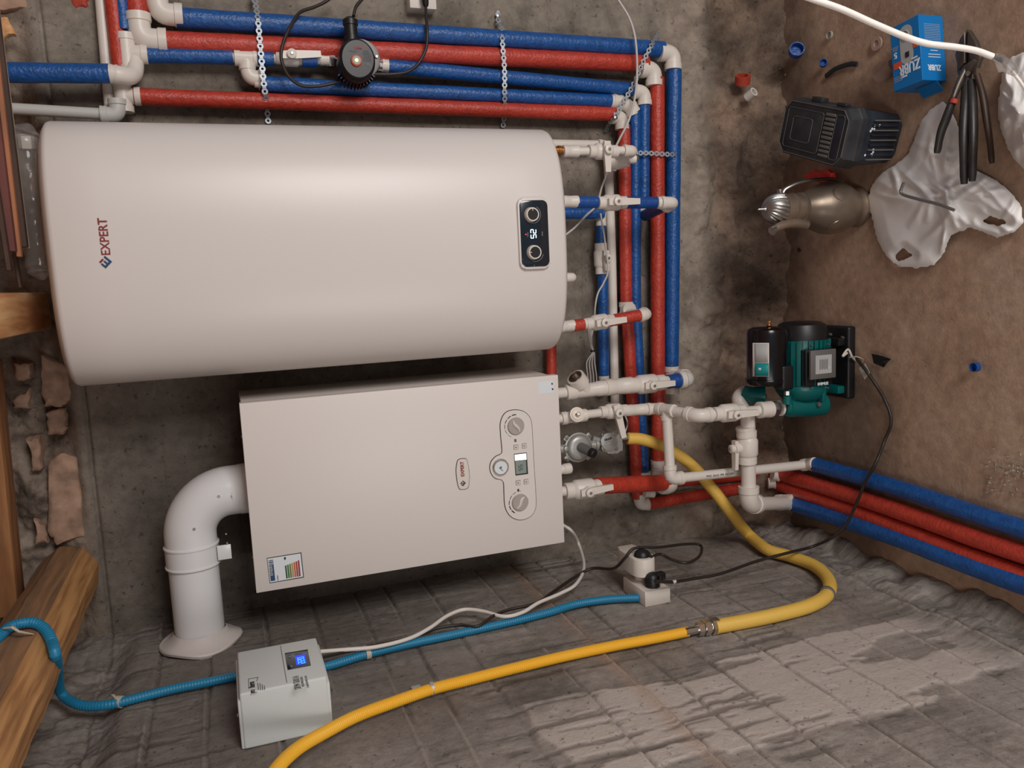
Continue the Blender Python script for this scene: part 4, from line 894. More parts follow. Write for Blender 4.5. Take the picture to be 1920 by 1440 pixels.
MB().lathe(V((f.x + .040, f.y - .03, f.z + .004)), X, [(0, .0175), (.018, .0165), (.019, .0145), (.040, .0145), (.041, .0165), (.052, .0165), (.058, .009)], 18).build('cable_gland', 'black', pump)
t = thing('pump_union', 'white and chrome union left of the black circulation pump', 'fitting', Q(622, 113))
coupling(t, Q(600, 111), Q(618, 112.5), .0135); MB().lathe(Q(616, 112.5), Q(632, 114) - Q(616, 112.5), [(0, .016), (.0006, .0175), (.013, .0175), (.0136, .0145), (.024, .0145)], 6).build('union_nut', 'chrome', t)
t = thing('pump_union', 'white and chrome union right of the black circulation pump', 'fitting', Q(722, 124))
coupling(t, Q(715, 122), Q(730, 124), .0150); MB().lathe(Q(700, 120), Q(716, 122) - Q(700, 120), [(0, .0145), (.006, .0145), (.0066, .017), (.020, .017), (.0206, .015)], 6).build('union_nut', 'chrome', t)
t = valve('white ball valve left of the circulation pump, lever pointing down across its body', Q(545, 108), Q(600, 111) - Q(513, 106), -Y, .0150, -Z + X * .06, .060, bulge=1.3, sock=2.2)
ins(t, Q(566, 112, -.05), Q(594, 113, -.05), .0165, 'bluetape', 61, 'wrap')

# ---- gas regulator and gas valve
yr = -.16
gr = thing('gas_regulator', 'round cast aluminium gas regulator with a black capped spout under the boiler', 'regulator', P(1082, 838, y=yr))
c = P(1083, 838, y=yr); mb = MB()
mb.lathe(c, -Y, [(-.03, .022), (-.012, .034), (-.003, .036), (0, .0375), (.006, .0375), (.007, .034)], 36)
for k in (40, 140, 225, 320): d = X * math.sin(math.radians(k)) + Z * math.cos(math.radians(k)); mb.box(c + d * .036 - Y * .001, (.010, .0035, .008), (d, Y, d.cross(Y)), bev=.003)
mb.lathe(c + Z * .03, Z, [(0, .012), (.02, .012)], 14).lathe(c - Z * .034, -Z, [(0, .012), (.012, .012), (.013, .0155), (.02, .0155)], 14).build('body', 'alu', gr)
MB().lathe(c, -Y, [(.006, .034), (.012, .0325), (.017, .027), (.0185, .02), (.0185, 0)], 36).build('cover', 'alu', gr)
for k in (40, 140, 225, 320): d = X * math.sin(math.radians(k)) + Z * math.cos(math.radians(k)); MB().lathe(c + d * .0405 - Y * .004, -Y, [(0, .0038), (.004, .0038), (.005, .0025)], 10).build('screw', 'steel', gr)
d = V((-.28, -.85, -.42)).normalized(); s0 = c - Y * .014 + Z * .0 + X * .003
MB().lathe(s0, d, [(0, .0125), (.028, .0115), (.034, .0115)], 24).build('spout', 'aludk', gr); MB().lathe(s0 + d * .034, d, [(0, .0112), (.001, .0120), (.012, .0118), (.014, .010), (.0145, 0)], 24).build('spout_cap', 'black', gr)
MB().lathe(P(1060, 841, y=yr - .010), -Y, [(0, .0062), (.008, .006), (.009, .0045)], 18).build('plug', 'alu', gr)
MB().lathe(c - Z * .05, -Z, [(0, .0105), (.012, .0105), (.0125, .008), (.026, .008)], 12).build('nipple', 'nickel', gr)
gv = thing('gas_valve', 'square cast gas shut-off valve with four screws beside the yellow hose', 'gas valve', P(1143, 829, y=yr))
plate(gv, 'body', cz([(1020, 420), (1060, 420), (1075, 440), (1075, 400), (1110, 365), (1180, 345), (1190, 318), (1295, 318), (1305, 345), (1360, 352), (1420, 360), (1440, 430), (1445, 480), (1478, 500), (1480, 680), (1450, 690), (1430, 725), (1380, 725), (1320, 745), (1300, 775), (1210, 780), (1180, 745), (1120, 745), (1090, 715), (1070, 690), (1060, 725), (1030, 720)], 11.29, 1030, 780), .022, 'alu', bev=.0025, y=yr + .012)
plate(gv, 'cover_plate', cz([(1105, 440), (1160, 385), (1230, 352), (1300, 360), (1370, 392), (1415, 460), (1435, 545), (1420, 640), (1370, 700), (1300, 735), (1210, 735), (1140, 690), (1090, 610), (1078, 520)], 11.29, 1030, 780), .004, 'alu', bev=.001, y=yr - .010)
text('GRAFF', P(1140, 823.5, y=yr - .0142), (-Z + X * .13).normalized(), (X + Z * .13).normalized(), .0072, 'bprint', gv, bold=.0003)
for k, (u, v, w) in enumerate(((1140, 828, .0085), (1136, 831, .004), (1148, 829.5, .003), (1136, 836, .003), (1146, 834, .005))): MB().box(P(u, v, y=yr - .0141), (.0003, .0002, w), ((X + Z * .13).normalized(), Y, (Z - X * .13).normalized())).build('small_print', 'print', gv)
for u, v in ((1129, 816), (1154, 814), (1130, 844), (1155, 841)): MB().lathe(P(u, v, y=yr - .009), -Y, [(0, .0042), (.004, .0042), (.005, .003)], 10).build('screw', 'steel', gv)
MB().tube([P(1110, 822, y=yr), P(1125, 826, y=yr)], .008, 12).build('connector', 'alu', gv); MB().tube([P(1160, 824, y=yr), P(1168, 822, y=yr)], .009, 12).build('connector', 'alu', gv)
MB().lathe(P(1163, 823, y=yr), -Z, [(0, .0125), (.0006, .0138), (.012, .0138), (.0126, .011), (.02, .011)], 6).build('hex_nut', 'nickel', gv)

# ---- yellow gas hoses
hw = .018
def corr(label, name, cat, path, r, m, pitch, depth, k=10, n=14):
    s = resample(smooth(path, k), pitch / 3); rs = [r - (depth if i % 3 == 0 else 0) for i in range(len(s))]
    t = thing(name, label, cat, path[0]); MB().tube(s, rs, n).build('hose' if 'hose' in name else 'conduit', m, t, 80); return t
pA = [(1176, 822, dict(y=-.16)), (1205, 824, dict(y=-.165)), (1245, 838, dict(y=-.175)), (1292, 868, dict(y=-.185)), (1332, 912, dict(y=-.195)), (1368, 958, dict(y=-.21))]
pts = [P(u, v, **d) for u, v, d in pA] + [P(1402, 1000, x=.035), P(1438, 1030, x=.022)] + [P(u, v, x=hw) for u, v in ((1480, 1043), (1525, 1060), (1552, 1085), (1553, 1112), (1520, 1135), (1450, 1154), (1385, 1167), (1340, 1175))]
t = corr('thick pale yellow gas hose looping from the gas valve down the left wall', 'gas_hose', 'hose', pts, .0155, 'yellow2', .004, .0008)
for u, v, d in ((1440, 1029, X), (1551, 1113, X)):
    p = P(u, v, x=.02); i = min(range(len(pts)), key=lambda q: (pts[q] - p).length); MB().lathe(p - (pts[min(i + 1, len(pts) - 1)] - pts[i - 1]).normalized() * .004, pts[min(i + 1, len(pts) - 1)] - pts[i - 1], [(0, .0162), (.0005, .0172), (.008, .0172), (.0085, .0162)], 20).build('clamp', 'aludk', t)
t = thing('hose_coupling', 'chrome hex coupling joining the two yellow gas hoses', 'fitting', P(1318, 1177, x=hw))
a0, a1 = P(1342, 1173, x=hw), P(1288, 1184, x=hw); d = a1 - a0; L_ = d.length
MB().lathe(a0, d, [(-.006, .0155), (-.0055, .0178), (.012, .0178), (.0125, .0155)], 6).lathe(a0, d, [(.013, .013), (.030, .013)], 14).lathe(a0, d, [(.017, .0165), (.029, .0165)], 6).lathe(a0, d, [(.031, .014), (.044, .014)], 6).lathe(a0, d, [(.044, .0085), (L_ + .004, .0085)], 14).build('hex_coupling', 'chrome', t, 25)
pts = [P(u, v, x=hw - .002) for u, v in ((1290, 1184), (1220, 1198), (1150, 1211), (1060, 1230), (960, 1254), (880, 1274), (810, 1292))] + [P(u, v, x=x) for u, v, x in ((740, 1316, .018), (670, 1342, .022), (615, 1370, .03), (560, 1402, .045), (520, 1440, .06), (490, 1490, .07), (465, 1550, .07), (380, 1800, .05))]
t = corr('long slim orange-yellow corrugated gas hose rising in front of the stabiliser', 'gas_hose', 'hose', pts, .0108, 'yellow', .0042, .0013)
p = P(810, 1291, x=.016); MB().lathe(p - (pts[6] - pts[5]).normalized() * .003, pts[6] - pts[5], [(0, .0112), (.0005, .0122), (.007, .0122), (.0075, .0112)], 18).box(P(780, 1288, x=.006), (.001, .006, .009), bev=.0006).build('clamp', 'zinc', t)

# ---- teal conduits and cables on the left wall
def conduit(label, pts, r=.0092, grp=None):
    return corr(label, 'cable_conduit', 'conduit', pts, r, 'teal', .0055, .0013, n=14)
def clipm(t, p, d, r, name='pipe_clip', tail=None):
    d = V(d).normalized(); mb = MB().lathe(p - d * .005, d, [(0, r), (.0005, r + .0018), (.010, r + .0018), (.0105, r)], 20)
    if tail is not None: mb.box(p + V(tail) * .016, (.004, .0015, .012), (d, V(tail).cross(d).normalized(), V(tail)), bev=.001)
    return mb.build(name, 'clip', t)
xc = .012
cpts = [onlog(u, v) for u, v in ((-30, 1222), (0, 1192), (22, 1174), (60, 1167), (84, 1180), (97, 1203), (104, 1230))] + [P(u, v, x=x) for u, v, x in ((108, 1256, .105), (109, 1280, .055), (118, 1304, .018), (150, 1322, xc), (200, 1322, xc), (260, 1308, xc), (320, 1293, xc), (380, 1281, xc), (430, 1271, xc), (480, 1262, xc))]
t = conduit('teal corrugated conduit curling over the log beam to the stabiliser', cpts); clipm(t, P(224, 1316, x=xc), cpts[11] - cpts[10], .0092, tail=V((.15, .6, .35)).normalized()); 
MB().tube([onlog(8, 1178, .017), onlog(24, 1176, .019), onlog(34, 1184, .012), onlog(62, 1189, .002)], [.0035, .0045, .005, .002], 8, flat=.5).build('pipe_clip', 'clip', t)
cpts = [P(u, v, x=xc) for u, v in ((570, 1258), (620, 1247), (690, 1226), (760, 1209), (850, 1190), (950, 1168), (1030, 1148), (1080, 1133), (1140, 1124), (1198, 1121))]
t = conduit('teal corrugated conduit from the stabiliser to the socket box on the left wall', cpts); clipm(t, P(690, 1226, x=xc), cpts[3] - cpts[2], .0092, tail=V((.2, .95, .1)).normalized())
def cord(label, pts, r, m, k=8, cat='cable', name='power_cable'):
    t = thing(name, label, cat, pts[0]); MB().tube(smooth(pts, k), r, 10).build('cord', m, t, 80); return t
wp = [P(1055, 984, y=-.14), P(1072, 996, y=-.15), P(1085, 1020, x=.06)] + [P(u, v, x=x) for u, v, x in ((1095, 1062, .04), (1080, 1095, .034), (1050, 1113, .03), (1010, 1130, .03), (980, 1148, .028), (945, 1156, .028), (905, 1146, .03), (870, 1143, .03), (838, 1155, .03), (805, 1178, .028), (765, 1198, .026), (705, 1213, .028), (650, 1218, .035), (600, 1222, .05), (575, 1224, .06))]
cord('white power cable hanging from the boiler corner to the stabiliser', wp, .0042, 'cablew')
bp2 = [P(u, v, x=x) for u, v, x in ((1220, 1046, .10), (1238, 1039, .09), (1262, 1050, .08), (1290, 1055, .075), (1312, 1042, .07), (1314, 1023, .07), (1290, 1020, .08), (1235, 1026, .105), (1190, 1028, .115), (1172, 1046, .095), (1150, 1066, .06), (1110, 1066, .045), (1075, 1084, .034), (1040, 1108, .03), (1005, 1131, .03), (955, 1143, .03), (925, 1155, .028), (895, 1174, .022), (862, 1172, .022), (820, 1178, .022), (770, 1196, .02), (700, 1211, .022), (650, 1222, .03), (605, 1232, .045), (585, 1238, .05))]
cord('black power cable looping from the upper plug down to the stabiliser', bp2, .0036, 'cable')
pc_ = [P(1228, 1090, x=.075), P(1262, 1091, x=.06), P(1300, 1085, x=.05), P(1350, 1076, x=.045), P(1420, 1052, x=.045), P(1480, 1036, x=.05), P(1520, 1026, z=.11), P(1560, 1008, z=.085), P(1586, 984, z=.065), P(1604, 948, z=.055), P(1622, 905, z=.052), P(1642, 868, z=.048), P(1658, 828, z=.012), P(1671, 790, z=.006), P(1660, 752, z=.006), P(1640, 718, z=.01), P(1620, 690, z=.03), P(1606, 672, z=.055)]
t = cord('brown-black power cable from the lower plug across the floor pipes to the pump', pc_, .0038, 'cable')
MB().prism([(-.005, -.006), (.005, -.006), (.005, .006), (-.002, .012)], P(1265, 1090, x=.062), (pc_[3] - pc_[2]).normalized(), V((-.1, .3, 1)).normalized().cross((pc_[3] - pc_[2]).normalized()), .0012).build('cable_label', 'paper', t)

# socket box on the left wall with two plugs and an adapter
so = thing('socket_box', 'white surface-mounted double socket at the end of the teal conduit on the left wall', 'socket', (0, -.36, .555))
ysA, ysB, zsA, zsB, xS = -.41, -.302, .556, .622, .036
MB().box((xS / 2, (ysA + ysB) / 2, (zsA + zsB) / 2), (xS / 2, (ysB - ysA) / 2, (zsB - zsA) / 2), bev=.002).build('housing', 'socket', so)
MB().lathe((xS - .001, -.383, .589), X, [(0, .0235), (.0015, .0235), (.0018, .021)], 28).lathe((xS - .001, -.332, .589), X, [(0, .0235), (.0015, .0235), (.0018, .021)], 28).build('socket_ring', 'socket', so)
pl_ = thing('power_plug', 'black angled plug in the lower place of the socket box', 'plug', (xS, -.385, .589))
c = V((xS, -.385, .589)); MB().lathe(c, X, [(0, .018), (.022, .0175), (.03, .013), (.034, .006)], 20).box(c + V((.022, .0, -.014)), (.009, .010, .018), bev=.004).tube([c + V((.022, 0, -.025)), P(1240, 1090, x=.062)], [.0075, .0048], 12).build('plug_body', 'black', pl_)
ad = thing('voltage_relay', 'white pill-shaped plug-in voltage relay on the socket box', 'relay', (xS, -.33, .60))
MB().lathe((xS, -.334, .589), X, [(0, .0165), (.024, .0165)], 24).build('stem', 'socket', ad)
n_ = [(math.cos(a) * .027, math.sin(a) * .027) for a in [math.radians(-180 + i * 15) for i in range(13)]]
MB().prism([(p[0], p[1] - .0) for p in [(q[1] * 1.0, q[0]) for q in [(math.cos(math.radians(a)) * .027, -.350 + .334 + 0 + math.sin(math.radians(a)) * .027) for a in range(-180, 1, 15)]]] + [(.050, .027), (.075, .020), (.075, -.020), (.050, -.027)], (xS + .022, -.340, .596), Y, Z, .042, bev=.003).build('housing', 'socket', ad)
pl2 = thing('power_plug', 'black plug pushed into the front of the white relay', 'plug', (xS + .064, -.355, .596))
c = V((xS + .062, -.352, .596)); MB().lathe(c, X, [(0, .0195), (.006, .0185), (.014, .014), (.018, .006)], 20).tube([c + V((.008, 0, -.01)), P(1222, 1046, x=.098)], [.008, .0045], 12).build('plug_body', 'black', pl2)

# socket and cables at the right (top of the picture)
so2 = thing('socket_box', 'white socket box with a black plug at the top edge of the picture', 'socket', (1.40, -.02, .965))
MB().box((1.440, -.021, .966), (.044, .021, .0325), bev=.003).build('housing', 'socket', so2)
pl3 = thing('power_plug', 'black plug entering the socket box at the top edge of the picture', 'plug', P(797, 2, y=-.05))
MB().tube([P(796, -14, y=-.06), P(797, -2, y=-.06), P(798, 8, y=-.058), P(799, 13, y=-.056)], [.008, .0085, .0075, .005], 12).build('plug_body', 'black', pl3)
cord('black cable from the upper socket curving past the blue pipes to the circulation pump', [P(798, 10, y=-.056), P(799, 30, y=-.07), P(801, 60, y=-.085), P(799, 90, y=-.085), P(785, 118, y=-.085), P(765, 134, y=-.08), P(735, 139, y=-.075), P(700, 139, y=-.075), P(665, 140, y=-.08), P(652, 147, y=-.09)], .0036, 'cable')
cord('black cable hanging in a loop over the ball valve lever left of the circulation pump', [P(628, -12, y=-.06), P(612, 2, y=-.06), P(590, 13, y=-.065), P(563, 23, y=-.075), P(547, 45, y=-.09), P(534, 72, y=-.1), P(527, 100, y=-.105), P(531, 124, y=-.105), P(545, 147, y=-.1), P(568, 161, y=-.095), P(600, 161, y=-.09), P(635, 153, y=-.09), P(652, 147, y=-.09)], .0036, 'cable')
cord('short black cable entering the gland of the circulation pump', [P(690, -14, y=-.1), P(676, 2, y=-.105), P(667, 14, y=-.11), P(663, 30, y=-.115)], .0036, 'cable')
cord('thin white cable running down past the heater drain valve', [P(u, v, y=y) for u, v, y in ((1150, -14, -.06), (1162, 4, -.07), (1180, 34, -.08), (1190, 66, -.09), (1194, 105, -.09), (1194, 150, -.09), (1189, 190, -.09), (1178, 228, -.09), (1163, 258, -.1), (1152, 280, -.12))], .0029, 'thinw', name='sensor_cable')
cord('thin white cable hanging from the drain valve into the underside of the heater', [P(u, v, y=y) for u, v, y in ((1142, 305, -.1), (1136, 330, -.1), (1128, 352, -.09), (1118, 385, -.1), (1098, 405, -.12), (1076, 428, -.14), (1050, 448, -.15))], .0026, 'thinw', name='sensor_cable')
cord('thin white cable crossing the lever of the small valve below the heater', [P(u, v, y=y) for u, v, y in ((1126, 400, -.10), (1130, 425, -.10), (1134, 450, -.095), (1140, 505, -.09), (1132, 530, -.085), (1121, 550, -.085), (1116, 575, -.085), (1115, 600, -.08))], .0024, 'thinw', name='sensor_cable')
t = thing('sensor_cable_bundle', 'looped bundle of thin white sensor cables hanging between heater and boiler', 'cable', P(1112, 655, y=-.05))
for k in range(4):
    MB().tube(smooth([P(1108 - k * 3 + 4, 618, y=-.06 - k * .003), P(1107 + 3 * math.sin(k), 645, y=-.06), P(1111 + k, 660, y=-.06), P(1110 + 5 * k - 10, 680, y=-.055), P(1102 + 5.5 * k, 708, y=-.05), P(1100 + 6.2 * k, 740, y=-.05)], 6), .0016, 6).build('strand', 'thinw', t)
MB().lathe(P(1111, 658, y=-.06) + X * .002, -X, [(0, .006), (.004, .006)], 10).build('twist_tie', 'black', t)
cord('thin white cable looping behind the lever of the boiler feed valve', [P(u, v, y=y) for u, v, y in ((1125, 750, -.09), (1148, 758, -.09), (1165, 768, -.1), (1176, 790, -.12), (1174, 805, -.15), (1168, 815, -.16))], .0022, 'thinw', name='sensor_cable')
# cord of the lamp in the air in front
t = thing('hanging_cord', 'thick bright white cord crossing the upper right corner in mid-air', 'cable', P(1700, 60, y=-1.15))
h0, h1 = P(1440, -30, y=-1.12), P(1523, -2, y=-1.12)
MB().tube(smooth([h0 + (h0 - h1) * 7, h0 + (h0 - h1) * 3, h0 + (h0 - h1)] + [P(u, v, y=y) for u, v, y in ((1440, -30, -1.12), (1523, -2, -1.12), (1580, 18, -1.13), (1640, 45, -1.14), (1700, 70, -1.15), (1740, 82, -1.155), (1790, 88, -1.16), (1830, 95, -1.165), (1861, 106, -1.17))], 8), .0040, 12).build('cord', 'lampw', t, 80)
MB().tube([P(u, v, y=-1.17) for u, v in ((1862, 106), (1872, 110), (1882, 118), (1893, 128), (1904, 138))], [.004, .0075, .0075, .0075, .004], 10).build('tape_wrap', 'film', t); MB().box(P(1872, 112, y=-1.168), (.003, .002, .005), bev=.001).build('terminal', 'black', t)
plate(t, 'tape_tail', [(1862, 110), (1876, 118), (1886, 134), (1872, 136)], .0006, 'film', y=-1.175)
MB().tube([P(1897, 133, y=-1.17), P(1912, 152, y=-1.17), P(1950, 210, y=-1.16), V((.95, -1.18, .2)), V((.9, -1.2, .01))], .0022, 8).build('thin_lead', 'lampw', t)

# ================================================================ BOOSTER PUMP ON THE FLOOR
bp0 = P(1600, 680, z=0); py = -.325
px_ = lambda v, u=1530, y=-.36: P(u, v, y=y).x
pz_ = lambda u, v=680, y=-.36: P(u, v, y=y).z
bp_t = thing('booster_pump', 'dark green and black booster pump standing on the floor in the corner', 'pump', V((.50, py, 0)))
xa_, xb_ = P(1600, 748, y=-.385).x, P(1600, 612, y=-.385).x
MB().box(((xa_ + xb_) / 2, py, .0125), (abs(xb_ - xa_) / 2, .058, .0125), bev=.006, seg=3).build('base', 'black', bp_t)
for v in (645, 735): MB().box((px_(v), py, .03), (.010, .045, .014), bev=.004).build('foot', 'pumpteal' if v > 700 else 'black', bp_t)
zc_ = .118; rM = .062
xm0, xm1 = px_(722), px_(634); 
mb = MB().lathe((xm0, py, zc_), X, [(0, rM - .003), (.004, rM), (xm1 - xm0 - .002, rM), (xm1 - xm0, rM - .004)], 40)
for k in range(30):
    a = 2 * PI * k / 30; d = V((0, math.cos(a), math.sin(a))); mb.box(V(((xm0 + xm1) / 2, py, zc_)) + d * (rM + .002), ((xm1 - xm0) / 2 - .004, .0009, .004), (X, d.cross(X), d))
mb.build('motor', 'pumpteal', bp_t)
xf = px_(602)
MB().lathe((xm1 - .002, py, zc_), X, [(0, rM + .002), (.016, rM + .001), (xf - xm1 - .006, rM - .006), (xf - xm1, rM - .018), (xf - xm1, 0)], 36).build('fan_cover', 'black', bp_t)
MB().lathe((px_(722) + .002, py, zc_), -X, [(0, rM + .002), (.008, rM + .003), (.020, rM), (.034, .052), (.040, .040), (.042, 0)], 40).build('pump_head', 'pumpteal', bp_t)
ni = P(1470, 765, y=-.335); nb = P(1560, 772, y=-.335)
MB().lathe(ni + Z * .004, -Z, [(0, .019), (.012, .021), (.014, .024), (.05, .0265), (.085, .030), (.12, .030), (.128, .022), (.13, 0)], 28).build('inlet_neck', 'pumpteal', bp_t)
MB().tube([V((px_(742), -.29, .205)), V((px_(740), -.275, .232)), V((px_(735), -.26, .246))], [.026, .022, .019], 20).build('outlet_body', 'pumpteal', bp_t)
MB().box(P(1546, 742, y=-.385) + Y * .01, (.016, .010, .005), bev=.002).build('rib', 'pumpteal', bp_t)
MB().lathe(P(1536, 758, y=-.37), V((-.3, -1, 0)), [(-.004, .006), (.004, .006), (.005, .004)], 6).build('drain_plug', 'aludk', bp_t)
# terminal box
tb = MB(); cT = P(1538, 688, y=-.392); w_ = abs(P(1538, 655, y=-.392).x - P(1538, 724, y=-.392).x) / 2; h_ = abs(P(1512, 688, y=-.392).z - P(1562, 688, y=-.392).z) / 2
cT = V((px_(689, 1538, -.392), -.388, (P(1512, 688, y=-.392).z + P(1562, 688, y=-.392).z) / 2))
tb.box(cT + Y * .012, (w_, .014, h_), bev=.003).build('terminal_box', 'black', bp_t)
c_g = V((px_(683, 1538, -.40), -.401, cT.z)); MB().box(c_g, (w_ * .78, .004, h_ * .94), bev=.0015).build('terminal_lid', 'aludk', bp_t)
MB().box(c_g - Y * .0042, (w_ * .50, .0003, h_ * .60)).build('rating_plate', 'boxgrey', bp_t)
for k in range(7): MB().box(c_g - Y * .0047 + Z * (k - 3) * .0036, (.011 if k % 2 else .013, .0002, .0006)).build('small_print', 'dark', bp_t)
text('CE', c_g - Y * .0047 - Z * .017 - X * .010, X, Z, .005, 'boxwhite', bp_t); text('SHIMGE', V((px_(720, 1538, -.402), -.4028, cT.z)), -Z, X, .0092, 'boxwhite', bp_t, bold=.0003)
for u, v in ((1520, 647), (1552, 646), (1520, 727), (1552, 727), (1557, 627), (1580, 633)): MB().lathe(P(u, v, y=-.385) + Y * .004, -Y, [(0, .0036), (.006, .0036), (.008, .0022)], 12).build('screw', 'steel', bp_t)
# pressure vessel and switch
xv0, xv1 = P(1440, 718, y=-.36).x, P(1440, 616, y=-.36).x; zv = (P(1405, 670, y=-.34).z + P(1477, 670, y=-.34).z) / 2; rv = abs(P(1405, 670, y=-.34).z - P(1477, 670, y=-.34).z) / 2 * .88; zv -= .007
MB().lathe((xv0, -.325, zv), X, [(-.012, rv * .5), (-.008, rv * .98), (0, rv * 1.08), (.006, rv * 1.08), (.007, rv), (xv1 - xv0 - .014, rv), (xv1 - xv0 - .005, rv * .94), (xv1 - xv0, rv * .72), (xv1 - xv0 + .001, 0)], 44).build('pressure_vessel', 'blackgloss', bp_t)
MB().lathe((xv1, -.33, zv - .002), X, [(0, .004), (.003, .006), (.004, .0075), (.006, .0075), (.007, .0025), (.012, .0025), (.0125, .0055), (.016, .0055), (.0165, .003)], 8).build('air_valve', 'brass', bp_t)
def onv(u, v): 
    y = -.36
    for _ in range(14):
        p = P(u, v, y=y); y = .5 * y + .5 * (-.325 - math.sqrt(max(0, rv * rv - (p.z - zv) ** 2)) - .0006)
    return P(u, v, y=y)
def vpatch(name, u0, u1, v0, v1, m):
    V_, F_ = [], []
    for i in range(9):
        for j in (0, 1): V_.append(onv(u0 + (u1 - u0) * i / 8, (v0, v1)[j]))
    for i in range(8): F_.append((i * 2, i * 2 + 1, i * 2 + 3, i * 2 + 2))
    o = raw(name, V_, F_, m, bp_t); md = o.modifiers.new('thick', 'SOLIDIFY'); md.thickness = .0006; return o
vpatch('label_edge', 1411, 1442, 643, 706, 'socket'); 
rv += .0007; M['labelgreen'] = mat('label_green', (20, 140, 140), .4); vpatch('label_white', 1414, 1440, 644.5, 680, 'boxgrey'); vpatch('label_green', 1413, 1441, 681, 705, 'labelgreen'); vpatch('label_mark', 1422, 1427, 690, 694, 'boxwhite'); rv -= .0007
MB().box(P(1474, 708, y=-.37) + V((0, .01, 0)), (.030, .019, .017), bev=.006, seg=3).build('pressure_switch', 'black', bp_t)
MB().lathe(P(1476, 733, y=-.36), -X, [(0, .0075), (.010, .0075), (.011, .006)], 6).build('hex_nut', 'steel', bp_t); MB().lathe(P(1476, 742, y=-.36), -X, [(0, .0095), (.02, .012)], 16).build('boss', 'pumpteal', bp_t)
MB().tube(smooth([P(1603, 675, y=-.39), P(1597, 668, y=-.40), P(1590, 655, y=-.40), P(1580, 668, y=-.41), P(1588, 662, y=-.4)], 5), .0028, 8).build('wire_loop', 'socket', bp_t)
tg = thing('paper_tag', 'small white paper tag tied to the pump cable', 'tag', P(1620, 690, z=.02))
MB().prism([(0, 0), (.026, -.005), (.040, .022), (.018, .034)], P(1610, 690, z=.014), V((.35, -.93, .1)).normalized(), V((-.93, -.35, .2)).normalized(), .0006).build('paper', 'paper', tg)
MB().tube(smooth([P(1593, 670, z=.05), P(1606, 669, z=.045), P(1618, 674, z=.02), P(1613, 684, z=.016)], 5), .0013, 6).build('string', 'clip', tg)

# ================================================================ THINGS ON THE FLOOR
# metal jug
jc = V((P(1600, 388, z=0).x, -.385, 0)); jx = P(1560, 390, y=-.385).x; jc.x = jx
jug = thing('water_jug', 'tarnished metal jug with a ribbed domed lid, handle and spout, standing on the floor', 'jug', jc)
jp = [(0, .0), (.0, .043), (.004, .047), (.014, .046), (.020, .043), (.028, .045), (.042, .053), (.062, .0605), (.084, .0625), (.106, .060), (.126, .053), (.144, .0445), (.158, .0385), (.170, .0355)]
MB().lathe(jc, Z, jp, 44).build('body', 'jug', jug, 60)
MB().lathe(jc, Z, [(.168, .0355), (.171, .0375), (.175, .0375), (.177, .035), (.193, .0335), (.195, .0365), (.199, .0365), (.201, .0335), (.220, .0335), (.222, .037), (.228, .037), (.229, .034)], 36).build('neck', 'jug', jug, 30)
lid = MB(); rings = []
for j in range(10):
    t_ = j / 9 * PI / 2; rings.append([lid.bm.verts.new(jc + V((0, 0, .229 + .042 * math.sin(t_))) + V((math.cos(2 * PI * i / 72 + j * .06), math.sin(2 * PI * i / 72 + j * .06), 0)) * max(.0008, .0345 * math.cos(t_) ** .8) * (1 + (.055 if i % 3 == 0 else -.02))) for i in range(72)])
for r0, r1 in zip(rings, rings[1:]):
    for k in range(72): lid.bm.faces.new((r0[k], r0[(k + 1) % 72], r1[(k + 1) % 72], r1[k]))
lid.bm.faces.new(rings[0][::-1]); lid.bm.faces.new(rings[-1]); lid = lid.build('lid', 'steel', jug, 25)
MB().lathe(jc + Z * .270, Z, [(0, .006), (.005, .0035), (.018, .0028), (.020, .0012)], 10).build('finial', 'steel', lid)
MB().tube(smooth([jc + V((.034, 0, .224)), jc + V((.044, 0, .216)), jc + V((.052, -.003, .200)), jc + V((.060, -.004, .176)), jc + V((.066, -.003, .135)), jc + V((.068, 0, .090)), jc + V((.062, 0, .050))], 6), .0042, 10, flat=1.6).build('handle', 'steel', jug)
MB().box(jc + V((.038, 0, .228)), (.007, .006, .005), bev=.001).build('hinge', 'steel', jug)
MB().tube(smooth([jc + V((-.038, -.012, .165)), jc + V((-.035, -.018, .195)), jc + V((-.036, -.022, .225)), jc + V((-.042, -.025, .250)), jc + V((-.050, -.027, .268))], 6), [.013 - .0045 * i / 24 for i in range(25)], 14).build('spout', 'jug', jug); MB().tube([jc + V((-.047, -.0265, .262)), jc + V((-.052, -.028, .273))], [.0085, .0105], 14).build('spout_lip', 'steel', jug)
for s0 in (-.9, .5):
    MB().tube([jc + V((math.sin(s0 + .35 * math.sin(q)) * (.0598 - .012 * (1 - math.sin(q)) ** 1.0 * 0), -math.cos(s0 + .35 * math.sin(q)) * .0600, .09 + .028 * math.cos(q))) for q in [PI * 2 * i / 20 for i in range(21)]], .0007, 5).build('engraving', 'jugline', jug)
